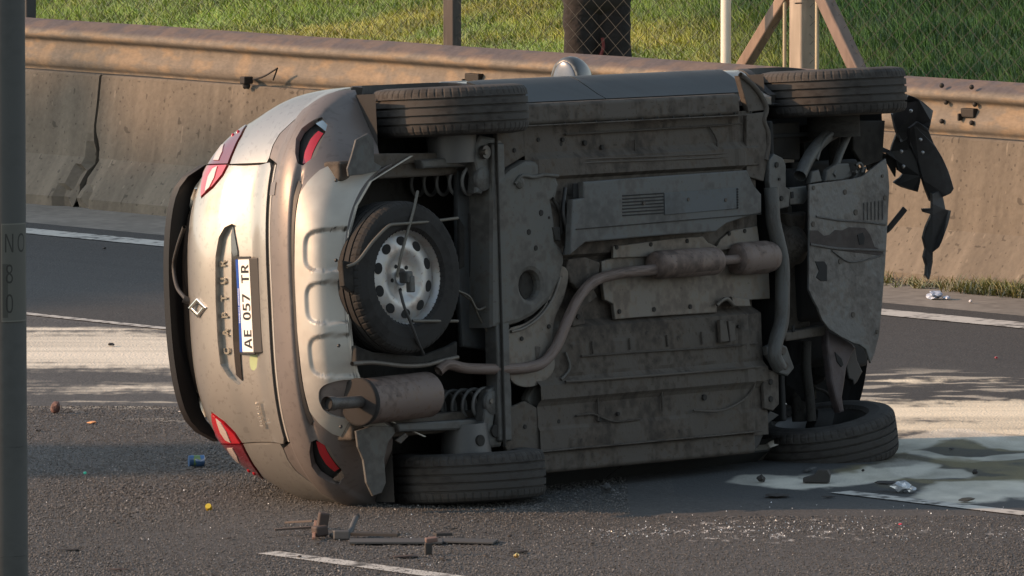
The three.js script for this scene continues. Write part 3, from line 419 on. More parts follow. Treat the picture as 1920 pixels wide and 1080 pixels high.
const LIM = 0.86;
const qX = (q, Z) => { const L = LIM * hwR(Z); return rearX(L, Z) + Math.abs(q) - L; };
const qOf = (X, Z) => X - rearX(LIM * hwR(Z), Z) + LIM * hwR(Z);
const skin = (q, Z) => { const s = q < 0 ? -1 : 1, L = LIM * hwR(Z); if (Math.abs(q) <= L) return v(rearX(q, Z), q, Z); const X = qX(q, Z); return v(X, s * sideY(X, Z), Z); };
const zTop = table([[-0.44, 1.2], [-0.34, 1.262], [-0.1, 1.285], [0.4, 1.292], [0.9, 1.28], [1.2, 1.24], [1.5, 1.15], [1.88, 0.95], [2.18, 0.76], [2.32, 0.70], [2.75, 0.64], [3.15, 0.56], [3.3, 0.45]]);
const topMap = (X, Y) => v(X, Y, zTop(X) - 0.05 * (Math.abs(Y) / 0.62) ** 3);
const rearPt = (px, py) => { let X = -0.75, p; for (let i = 0; i < 14; i++) { p = atX(px, py, X); X = 0.5 * X + 0.5 * rearX(clamp(p[1], -0.88, 0.88), p[2]); } return [p[1], p[2]]; };
const R = (px, py) => { const [Y, Z] = rearPt(px, py), L = LIM * hwR(Z); return Math.abs(Y) <= L ? [Y, Z] : [Math.sign(Y) * qOf(rearX(Y, Z), Z), Z]; };
const S = (X, Z, s = 1) => [s * qOf(X, Z), Z];
const mir = (poly) => poly.map(([a, b]) => [-a, b]).reverse();

function resample(poly, step, smooth) {
  let P = poly;
  if (smooth) { const c = new THREE.CatmullRomCurve3(poly.map(([a, b]) => V(a, b, 0)), true, 'centripetal'); P = c.getPoints(Math.max(poly.length * 6, 40)).map((p) => [p.x, p.y]); P.pop(); }
  const out = []; for (let i = 0; i < P.length; i++) { const a = P[i], b = P[(i + 1) % P.length], L = Math.hypot(b[0] - a[0], b[1] - a[1]), n = Math.max(1, Math.ceil(L / step)); for (let k = 0; k < n; k++) out.push([a[0] + (b[0] - a[0]) * k / n, a[1] + (b[1] - a[1]) * k / n]); }
  return out;
}
// a panel cut out of a curved surface: outline (and holes) in the surface's own two coordinates, edges folded inward
function patch(outer, { holes = [], off = 0, edge = 0.02, res = 0.035, map = skin, smooth = false, smoothHoles = false } = {}) {
  const C = resample(outer, res, smooth), Hs = holes.map((h) => resample(h, res * 0.8, smoothHoles));
  const v2 = (p) => new THREE.Vector2(p[0], p[1]); if (THREE.ShapeUtils.area(C.map(v2)) < 0) C.reverse(); for (const h of Hs) if (THREE.ShapeUtils.area(h.map(v2)) > 0) h.reverse();
  const pts = [...C, ...Hs.flat()]; let tris = THREE.ShapeUtils.triangulateShape(C.map(v2), Hs.map((h) => h.map(v2)));
  const offF = typeof off === 'function' ? off : () => off, cen = v(1.3, 0, 0.35);
  for (let pass = 0; pass < 9; pass++) {
    const mid = new Map(), out = []; let any = false; const long = (a, b) => Math.hypot(pts[a][0] - pts[b][0], pts[a][1] - pts[b][1]) > res * 1.3;
    const mp = (a, b) => { const k = a < b ? a + '_' + b : b + '_' + a; let i = mid.get(k); if (i === undefined) { i = pts.length; pts.push([(pts[a][0] + pts[b][0]) / 2, (pts[a][1] + pts[b][1]) / 2]); mid.set(k, i); } return i; };
    for (let [a, b, c] of tris) {
      let e = [long(a, b), long(b, c), long(c, a)], n = e.filter(Boolean).length; if (!n) { out.push([a, b, c]); continue; } any = true;
      while (!(n === 1 ? e[0] : n === 2 ? !e[2] : true)) { [a, b, c] = [b, c, a]; e = [e[1], e[2], e[0]]; }
      if (n === 1) { const m = mp(a, b); out.push([a, m, c], [m, b, c]); } else if (n === 2) { const m = mp(a, b), k = mp(b, c); out.push([m, b, k], [a, m, k], [a, k, c]); } else { const m = mp(a, b), k = mp(b, c), l = mp(c, a); out.push([a, m, l], [m, b, k], [l, k, c], [m, k, l]); }
    }
    tris = out; if (!any) break;
  }
  const rawN = (a, b) => { const e = 0.004, p = map(a, b), n = map(a + e, b).sub(map(a - e, b)).cross(map(a, b + e).sub(map(a, b - e))).normalize(); if (n.dot(p.clone().sub(cen)) < 0) n.negate(); return n; };
  const D = (a, b) => map(a, b).add(rawN(a, b).multiplyScalar(offF(a, b)));
  const ptsD = pts.map(([a, b]) => D(a, b)), nor = pts.map(([a, b], i) => { const e = 0.006, n = D(a + e, b).sub(D(a - e, b)).cross(D(a, b + e).sub(D(a, b - e))).normalize(); if (n.dot(ptsD[i].clone().sub(cen)) < 0) n.negate(); return n; });
  const pos = [], nn = [], uv = [], push = (p, n, u) => { pos.push(p.x, p.y, p.z); nn.push(n.x, n.y, n.z); uv.push(u[0], u[1]); };
  for (const t of tris) { const [a, b, c] = t.map((i) => ptsD[i]), fn = b.clone().sub(a).cross(c.clone().sub(a)), o = fn.dot(nor[t[0]]) < 0 ? [t[0], t[2], t[1]] : t; for (const i of o) push(ptsD[i], nor[i], pts[i]); }
  let start = 0; for (const loop of [C, ...Hs]) { const N = loop.length; for (let i = 0; i < N; i++) { const a = start + i, b = start + (i + 1) % N, A = ptsD[a], B = ptsD[b], A2 = A.clone().sub(nor[a].clone().multiplyScalar(edge)), B2 = B.clone().sub(nor[b].clone().multiplyScalar(edge)), n = B.clone().sub(A).cross(nor[a]).normalize(); for (const [p, u] of [[A, pts[a]], [A2, pts[a]], [B2, pts[b]], [A, pts[a]], [B2, pts[b]], [B, pts[b]]]) push(p, n, u); } start += N; }
  const g = new THREE.BufferGeometry(); g.setAttribute('position', new THREE.Float32BufferAttribute(pos, 3)); g.setAttribute('normal', new THREE.Float32BufferAttribute(nn, 3)); g.setAttribute('uv', new THREE.Float32BufferAttribute(uv, 2)); return g;
}
const inset = (poly, d) => { // shrink a polygon towards its middle by about d
  const n = poly.length, A = Math.sign(poly.reduce((s, p, i) => { const q = poly[(i + 1) % n]; return s + p[0] * q[1] - q[0] * p[1]; }, 0)); return poly.map((p, i) => { const a = poly[(i + n - 1) % n], b = poly[(i + 1) % n], tx = b[0] - a[0], ty = b[1] - a[1], L = Math.hypot(tx, ty) || 1; return [p[0] - A * ty / L * d, p[1] + A * tx / L * d]; });
};
// flat plate lying parallel to the floor; outline in photograph pixels on the plane Z (its near face), th deep into the car
function plateXY(P, Z, th, bev = 0.003, holes = []) {
  const sh = new THREE.Shape(P.map(([x, y]) => new THREE.Vector2(x, y))); for (const h of holes) sh.holes.push(new THREE.Path(h.map(([x, y]) => new THREE.Vector2(x, y))));
  const g = new THREE.ExtrudeGeometry(sh, { depth: Math.max(th - 2 * bev, 0.001), bevelEnabled: bev > 0, bevelSize: bev, bevelThickness: bev, bevelSegments: 2, bevelOffset: -bev, curveSegments: 8 });
  g.rotateX(Math.PI / 2); g.translate(0, Z + th - bev, 0); return boxUV(g);
}
const smoothPoly = (P, n = 6) => { const c = new THREE.CatmullRomCurve3(P.map(([a, b]) => V(a, b, 0)), true, 'centripetal'); const o = c.getPoints(P.length * n).map((p) => [p.x, p.y]); o.pop(); return o; };
const plate = (px, Z, th, bev, smooth, holes) => { let P = px.map(([x, y]) => atZ(x, y, Z)); if (smooth) P = smoothPoly(P); return plateXY(P, Z, th, bev, holes); };
const disc = (px, py, Z, r, h, seg = 20) => { const g = new THREE.CylinderGeometry(r, r * 0.95, h, seg); const [X, Y] = atZ(px, py, Z); g.translate(X, Z + h / 2 - 0.001, Y); return g; };
const rodZ = (list, r, seg = 40) => tube(list.map(([x, y, Z]) => vz(x, y, Z)), r, seg, 10);

// ---- body shell: the dark inner surface, open below and at the wheels
const inArch = (X, Z) => Math.hypot(X, Z) < 0.43 || Math.hypot(X - WB, Z) < 0.43;
{
  const out = (t, Z, o) => { const w = hw(Z), L = LIM * hwR(Z); const xA = rearX(L, Z), fX = (Y) => xf(Z) - AF * (1 - Math.sqrt(Math.max(0, 1 - (Math.abs(Y) / w) ** NE))), xB = fX(L); let p; if (t < 0.2) { const Y = L * t / 0.2; p = [rearX(Y, Z) + o, Y]; } else if (t < 0.85) { const X = xA + (xB - xA) * (t - 0.2) / 0.65; p = [X, sideY(X, Z) - o]; } else { const Y = L * (1 - t) / 0.15; p = [fX(Y) - o, Y]; } return p; };
  const pos = [], NT = 110, NZ = 40, z0 = -0.02, z1 = 1.27;
  for (const s of [1, -1]) for (let i = 0; i < NT; i++) for (let j = 0; j < NZ; j++) {
    const q = [[i, j], [i + 1, j], [i + 1, j + 1], [i, j + 1]].map(([a, b]) => { const Z = z0 + (z1 - z0) * b / NZ, [X, Y] = out(a / NT, Z, 0.03); return v(X, s * Y, Z); }); const c = q[0].clone().add(q[2]).multiplyScalar(0.5); if (inArch(c.x, c.y) && Math.abs(c.z) > 0.6) continue; if (c.x > 2.4 && c.y < 0.35) continue;
    if (c.x < -0.3 && c.y < 0.10) continue;
    for (const k of [0, 1, 2, 0, 2, 3]) pos.push(q[k].x, q[k].y, q[k].z);
  }
  for (let i = 0; i < 60; i++) for (const s of [1, -1]) { const X0 = -0.32 + 1.25 * i / 60, X1 = -0.32 + 1.25 * (i + 1) / 60; const w = 0.46; const q = [v(X0, 0, zTop(X0) - 0.03), v(X1, 0, zTop(X1) - 0.03), v(X1, s * w, 1.255), v(X0, s * w, 1.255)]; for (const k of [0, 1, 2, 0, 2, 3]) pos.push(q[k].x, q[k].y, q[k].z); }
  const g = new THREE.BufferGeometry(); g.setAttribute('position', new THREE.Float32BufferAttribute(pos, 3)); g.computeVertexNormals(); mesh('body_shell', g, M.shell, car);
}
// ---- rear lamps (outline read off the photograph on the car's right side, mirrored to the left)
const lampR = [[377, 373], [379, 335], [388, 296], [402, 262], [420, 245], [443, 236], [463, 233], [455, 252], [441, 281], [431, 307], [419, 330], [400, 353]].map(([x, y]) => R(x, y));
const seamY = 0.598;   // the shut line between tailgate and quarter panel
const gateTop = 0.965;
// tailgate outline: lower edge, then up the shut line on each side
const lampIn = lampR.map(([a, b]) => [a, b]);
const clipY = (poly, y, keepLow) => { const o = [], f = (p) => keepLow ? y - p[0] : p[0] - y; for (let i = 0; i < poly.length; i++) { const a = poly[i], b = poly[(i + 1) % poly.length], A = f(a), B = f(b); if (A >= 0) o.push(a); if (A * B < 0) { const t = A / (A - B); o.push([a[0] + (b[0] - a[0]) * t, a[1] + (b[1] - a[1]) * t]); } } return o; };
const lampInner = clipY(lampR, seamY - 0.002, true), lampOuter = clipY(lampR, seamY + 0.002, false);
const recess = [R(432, 419), R(450, 428), R(469, 450), R(474, 520), R(479, 600), R(482, 660), R(478, 690), R(462, 708), R(445, 723), R(428, 707), R(413, 683), R(408, 640), R(404, 560), R(404, 480), R(410, 445), R(420, 426)];
const lz = lampR.map((p) => p[1]), lampTopZ = Math.max(...lz), lampBotZ = Math.min(...lz);
// lamp pockets are cut from the panels: inner one from the tailgate side edge
const gateSide = (() => { // right edge of the gate from bottom to top, following the lamp's inner half
  const cut = lampInner.filter((p) => p[0] < seamY - 0.004), zs = lampInner.filter((p) => p[0] >= seamY - 0.004).map((p) => p[1]); const low = Math.min(...zs), high = Math.max(...zs); cut.sort((a, b) => a[1] - b[1]);
  // order around the tip: lower side from the seam to the tip, then back up
  const tip = cut.reduce((a, b) => (b[0] < a[0] ? b : a)); const lowS = lampInner.filter((p) => p[0] < seamY - 0.004 && p[1] < tip[1] && true).sort((a, b) => b[0] - a[0]), hiS = lampInner.filter((p) => p[0] < seamY - 0.004 && p[1] > tip[1]).sort((a, b) => a[0] - b[0]);
  return [[seamY - 0.003, 0.41], [seamY - 0.003, low], ...lowS, tip, ...hiS, [seamY - 0.003, high], [seamY - 0.01, 0.95], [seamY - 0.03, gateTop]];
})();
const gateBottom = []; for (let i = 0; i <= 12; i++) { const y = 0.57 - 1.14 * i / 12; gateBottom.push([y, 0.384 + 0.010 * (y / 0.58) ** 2]); }
const gateOutline = [...gateSide, ...mir(gateSide), ...gateBottom.slice().reverse()];
const creaseOff = (q, Z) => 0.012 * sstep(0.50, 0.40, Z) - 0.010 * sstep(0.70, 0.60, Z) * sstep(0.42, 0.52, Z);
const gate = mesh('tailgate', patch(gateOutline, { holes: [recess], off: creaseOff, edge: 0.035, res: 0.03 }), M.paint, car);
const blackFrame = (n, geo, m, par) => mesh(n, geo, m, par);
mesh('plate_recess', patch(inset(recess, -0.004), { off: (q, Z) => -0.028 + 0.0 * q, edge: 0.002, res: 0.03 }), M.paint, gate);
// dark upper slot of the recess, with the lettering above it
const slot = [R(430, 423), R(438, 470), R(440, 520), R(441, 600), R(443, 660), R(447, 716), R(436, 705), R(430, 640), R(428, 560), R(427, 480), R(426, 440)];
mesh('handle_slot', patch(slot, { off: -0.022, edge: 0.01, res: 0.025 }), M.gloss, gate);
{ // plate: AE 057 TR
  const w = 0.40, h = 0.128, cv = document.createElement('canvas'); cv.width = 1024; cv.height = 328; const c = cv.getContext('2d');
  c.fillStyle = '#e9e7e0'; c.fillRect(0, 0, 1024, 328); c.fillStyle = '#17479b'; c.fillRect(0, 0, 1024, 70); c.fillStyle = '#dfe3ea'; c.font = 'bold 34px sans-serif'; c.textAlign = 'center'; c.fillText('REPUBLICA ARGENTINA', 512, 48);
  c.fillStyle = '#1b1a1a'; c.font = 'bold 230px sans-serif'; c.textAlign = 'left'; c.save(); c.scale(0.78, 1.1); c.fillText('AE', 50, 272); c.fillText('057', 446, 272); c.fillText('TR', 966, 272); c.restore(); c.strokeStyle = '#26251f'; c.lineWidth = 6; c.strokeRect(4, 4, 1016, 320);
  const t = new THREE.CanvasTexture(cv); t.colorSpace = THREE.SRGBColorSpace; const y0 = -0.005, z0 = 0.555, off = -0.006;
  const face = new THREE.PlaneGeometry(w, h, 8, 1); face.rotateY(-Math.PI / 2);
  const X = rearX(0.1, z0) + 0.008; face.rotateZ(-0.36); face.translate(X - 0.003, z0, y0);
  const back = rbox(0.006, h + 0.012, w + 0.02, 0.004); back.rotateZ(-0.36); back.translate(X + 0.003, z0, y0);
  const pl = mesh('licence_plate', back, M.black, car); mesh('plate_face', face, new THREE.MeshPhysicalMaterial({ map: t, roughness: 0.4, side: THREE.DoubleSide }), pl);
  const lip = rbox(0.012, 0.05, 0.405, 0.004); lip.translate(X - 0.020, z0 - 0.084, y0); mesh('plate_lip', lip, M.black, gate);
  mesh('sticker', patch([R(461, 668), R(473, 668), R(474, 694), R(463, 694)], { off: -0.026, edge: 0.001, smooth: true }), mat([0.35, 0.42, 0.22], 0.5), gate, 'round pale green sticker beside the number plate');
}
const font = await new FontLoader().loadAsync('fonts/droid/droid_sans_bold.typeface.json');
function letters(txt, size, depth, y, z, off, m, name, gap = 0) {   // raised letters along the car's width on the tailgate
  let cy = y; const out = [];
  for (const ch of txt) { const g = new TextGeometry(ch, { font, size, depth, curveSegments: 4, bevelEnabled: true, bevelSize: size * 0.02, bevelThickness: 0.001, bevelSegments: 1 }); g.computeBoundingBox(); const w = g.boundingBox.max.x - g.boundingBox.min.x; g.translate(-g.boundingBox.min.x, 0, 0); g.rotateY(-Math.PI / 2); const zc = z + size / 2; const nx = (rearX(cy, zc + 0.02) - rearX(cy, zc - 0.02)) / 0.04; g.rotateZ(-Math.atan(nx)); g.translate(rearX(cy + w / 2, zc) - off, z, cy); out.push(g); cy += w + gap; }
  for (const g of out) mesh(name, g, m, gate);
}
{ const A = R(419, 665), B = R(408, 480); letters('CAPTUR', 0.036, 0.003, A[0], A[1] - 0.02, -0.021, mat([0.60, 0.52, 0.42], 0.2, 0.9), 'letter', (B[0] - A[0] - 0.19) / 5); }
{ const A = R(494, 800); letters('intens', 0.022, 0.002, A[0], A[1] - 0.006, 0.006, M.chrome, 'badge_letter', 0.006); }
{ // lozenge badge
  const [Y, Z] = R(373, 577), h = 0.062, w = 0.043; const sh = new THREE.Shape(); sh.moveTo(0, -h); sh.lineTo(w, 0); sh.lineTo(0, h); sh.lineTo(-w, 0); sh.closePath(); const k = 0.50, hl = new THREE.Path(); hl.moveTo(0, -h * k); hl.lineTo(w * k, 0); hl.lineTo(0, h * k); hl.lineTo(-w * k, 0); hl.closePath(); sh.holes.push(hl);
  const g = new THREE.ExtrudeGeometry(sh, { depth: 0.004, bevelEnabled: true, bevelSize: 0.006, bevelThickness: 0.005, bevelSegments: 3, bevelOffset: -0.006 }); g.rotateY(-Math.PI / 2); g.rotateZ(-0.14); g.translate(rearX(Y, Z) - 0.004, Z, Y); mesh('badge', g, M.chrome, gate);
}
// lamps
for (const s of [1, -1]) {
  const poly = s > 0 ? lampR : mir(lampR), C = (P) => (s > 0 ? P : mir(P));
  const lamp = mesh('tail_lamp', patch(inset(poly, -0.001), { off: -0.012, edge: 0.03, res: 0.02 }), M.black, car);
  const body = inset(lampR, 0.010);
  mesh('outer_lens', patch(C(clipY(body, seamY + 0.003, false)), { off: 0.006, edge: 0.018, res: 0.015 }), M.deepRed, lamp);
  mesh('inner_lens', patch(C(clipY(body, seamY - 0.003, true)), { off: 0.006, edge: 0.018, res: 0.015 }), M.red, lamp);
  const tip = lampR.reduce((a, b) => (b[0] < a[0] ? b : a)), cIn = [R(387, 360), R(393, 332), R(401, 318), R(410, 313), R(404, 334), R(395, 352)], cOut = [R(402, 302), R(408, 287), R(416, 274), R(422, 272), R(419, 286), R(412, 302)];
  mesh('clear_lens', patch(C(cIn), { off: 0.0095, edge: 0.006, res: 0.012 }), M.clear, lamp); mesh('clear_lens', patch(C(cOut), { off: 0.0095, edge: 0.006, res: 0.012 }), M.clear, lamp);
  for (const [x, y] of [[424, 258], [436, 256], [446, 250]]) { const q = R(x, y), p = skin(s * q[0], q[1]), g = new THREE.SphereGeometry(0.011, 10, 8); g.scale(1, 0.8, 1.4); g.translate(p.x, p.y, p.z); mesh('reflector', g, M.red, lamp); }
}
// quarter panels, from the gate's shut line round the corner to the rear door
const arc = (cx, r, a0, a1, n, s) => Array.from({ length: n + 1 }, (_, i) => { const a = (a0 + (a1 - a0) * i / n) * Math.PI / 180; return S(cx + r * Math.cos(a), r * Math.sin(a), s); });
const bumpTop = [R(500, 313), R(506, 296), R(513, 272), R(526, 250), R(548, 229), R(580, 203)];
const lampRev = lampOuter.filter((p) => p[0] > seamY + 0.003);
for (const s of [1, -1]) {
  const C = (P) => (s > 0 ? P : mir(P));
  // lamp side edge, from the lower seam crossing round the outside to the upper one
  const far = lampRev.reduce((a, b) => (b[0] > a[0] ? b : a)), onSeam = lampOuter.filter((p) => p[0] <= seamY + 0.003).map((p) => p[1]), low = Math.min(...onSeam), high = Math.max(...onSeam);
  const lowS = lampRev.filter((p) => p !== far && p[1] < far[1] - 0.0 && (p[1] - low) < (high - p[1])).sort((a, b) => a[0] - b[0]), hiS = lampRev.filter((p) => p !== far && !lowS.includes(p)).sort((a, b) => b[0] - a[0]);
  const P = [[seamY + 0.003, bumpTop[0][1] + 0.008], [seamY + 0.003, low], ...lowS, far, ...hiS, [seamY + 0.003, high], [seamY + 0.0, 0.95], [seamY + 0.02, 0.97], S(-0.2, 0.80), S(0.15, 0.68), S(0.42, 0.60), S(0.47, 0.3), ...arc(0, 0.425, 38, 140, 10, 1), ...bumpTop.slice(1).reverse().map(([a, b]) => [a, b + 0.006])];
  mesh('quarter_panel', patch(C(P), { edge: 0.03, res: 0.04 }), M.paint, car);
  mesh('side_window', patch(C([S(-0.28, 0.86), S(0.1, 0.72), S(0.42, 0.65), S(0.42, 1.0), S(0.1, 1.12), S(-0.2, 1.12)]), { off: -0.004, edge: 0.01, res: 0.06 }), M.glass, car);
  // wheel arch trim
  for (const [cx, a0, a1] of [[0, 4, 140], [WB, 20, 176]]) mesh('arch_trim', patch(C([...arc(cx, 0.42, a0, a1, 26, 1), ...arc(cx, 0.375, a1, a0, 26, 1)]), { off: 0.004, edge: 0.05, res: 0.04 }), M.trim, car);
  // doors
  const door = (name, x0, x1, topA, topB, archCut) => { const P = archCut ? [S(0.46, 0.052), S(x1, 0.052), S(x1, 0.58), S(x0 + 0.3, 0.62), S(0.45, 0.60), ...arc(0, 0.43, 40, 9, 6, 1)] : [S(x0, 0.052), S(x1, 0.052), S(x1 + 0.05, 0.3), S(x1 - 0.02, 0.56), S(x0, 0.58)];
    const d = mesh(name, patch(C(P), { edge: 0.03, res: 0.05, off: 0.002 }), M.paint, car);
    mesh('door_cladding', patch(C(archCut ? [S(0.46, 0.054), S(x1, 0.054), S(x1, 0.25), S(0.50, 0.25), ...arc(0, 0.432, 30, 9, 4, 1)] : [S(x0, 0.054), S(x1, 0.054), S(x1 + 0.03, 0.25), S(x0, 0.25)]), { off: 0.010, edge: 0.012, res: 0.05 }), M.clad, d);
    mesh('window', patch(C(archCut ? [S(0.5, 0.63), S(x1 - 0.01, 0.62), S(x1 - 0.01, 1.10), S(0.5, 1.12)] : [S(x0 + 0.01, 0.62), S(x1 - 0.12, 0.60), S(x0 + 0.42, 1.02), S(x0 + 0.01, 1.10)]), { off: -0.004, edge: 0.01, res: 0.06 }), M.glass, d);
    const hp = skin(s * qOf(archCut ? 0.62 : x0 + 0.14, 0.5), 0.5); mesh('handle', rbox(0.19, 0.03, 0.035, 0.012, [hp.x, hp.y, hp.z - s * 0.004]), M.paint, d); };
  door('rear_door', 0.45, 1.115, 0.6, 0.6, true); door('front_door', 1.123, 2.16, 0.6, 0.6, false);
  mesh('front_fender', patch(C([S(2.2, -0.02), ...arc(WB, 0.425, 178, 20, 12, 1), S(3.15, 0.17), S(3.2, 0.42), S(2.6, 0.58), S(2.2, 0.62), S(2.23, 0.3)]), { edge: 0.03, res: 0.05 }), M.paint, car);
  mesh('sill_trim', patch(C([S(0.44, -0.08), S(1.90, -0.08), S(2.05, 0.042), S(0.44, 0.042)]), { off: 0.000, edge: 0.03, res: 0.06 }), M.trim, car);
}
// rear window, wiper, roof spoiler, roof, screen, bonnet
mesh('rear_window', patch([[0.56, 0.985], [0.5, 1.16], [0.3, 1.19], [-0.3, 1.19], [-0.5, 1.16], [-0.56, 0.985], [-0.3, 0.968], [0.3, 0.968]], { off: -0.006, edge: 0.01, res: 0.05 }), M.glass, car);
{
  const sp = [], N = 26; const pos = [], q = (a, b, c, d) => { for (const k of [a, b, c, a, c, d]) pos.push(k.x, k.y, k.z); };
  const P = (i) => { const Y = 0.60 * (i / N * 2 - 1), y = Math.abs(Y) / 0.60, tip = -0.495 + 0.04 * y ** 3 + 0.055 * y ** 12, z = 1.240 - 0.075 * y ** 2.4 - 0.085 * y ** 12; return [v(tip + 0.16, Y, z + 0.045), v(tip, Y, z + 0.012), v(tip + 0.006, Y, z - 0.014), v(tip + 0.10 - 0.02 * y, Y, z - 0.035)]; };
  for (let i = 0; i < N; i++) { const a = P(i), b = P(i + 1); for (let k = 0; k < 3; k++) q(a[k], b[k], b[k + 1], a[k + 1]); q(a[3], b[3], b[0], a[0]); }
  for (const i of [0, N]) { const a = P(i); q(a[0], a[1], a[2], a[3]); }
  let g = new THREE.BufferGeometry(); g.setAttribute('position', new THREE.Float32BufferAttribute(pos, 3)); g.computeVertexNormals(); mesh('spoiler', toCreasedNormals(boxUV(g), 0.7), mat([0.017, 0.014, 0.013], 0.3), car);
  const pil = []; for (const s of [1, -1]) pil.push(patch((s > 0 ? (x) => x : mir)([[0.50, 1.165], [0.565, 0.985], [0.60, 0.975], S(-0.24, 0.92), S(-0.2, 1.14), [0.52, 1.2]]), { off: 0.002, edge: 0.02 })); mesh('pillar_trim', pil, M.gloss, car);
  const W0 = R(354, 555), wv = (px, py, o) => { const [Y, Z] = rearPt(px, py); return v(rearX(Y, Z) - o, Y, Z); };
  mesh('wiper', [tube([wv(352, 560, 0.02), wv(340, 535, 0.045), wv(335, 500, 0.05), wv(342, 462, 0.045), wv(352, 425, 0.03)], 0.009, 24, 6), rod(wv(354, 565, 0.0), wv(352, 560, 0.035), 0.016)], M.trim, car);
  mesh('roof', patch([[-0.30, 0.5], [1.15, 0.52], [1.15, -0.52], [-0.30, -0.5]], { map: topMap, edge: 0.03, res: 0.09 }), M.paint, car);
  mesh('windscreen', patch([[1.2, 0.55], [2.14, 0.68], [2.2, 0], [2.14, -0.68], [1.2, -0.55]], { map: topMap, edge: 0.02, res: 0.09 }), M.glass, car);
  mesh('bonnet', patch([[2.22, 0.70], [3.1, 0.62], [3.22, 0], [3.1, -0.62], [2.22, -0.70]], { map: topMap, edge: 0.03, res: 0.09 }), M.paint, car);
}
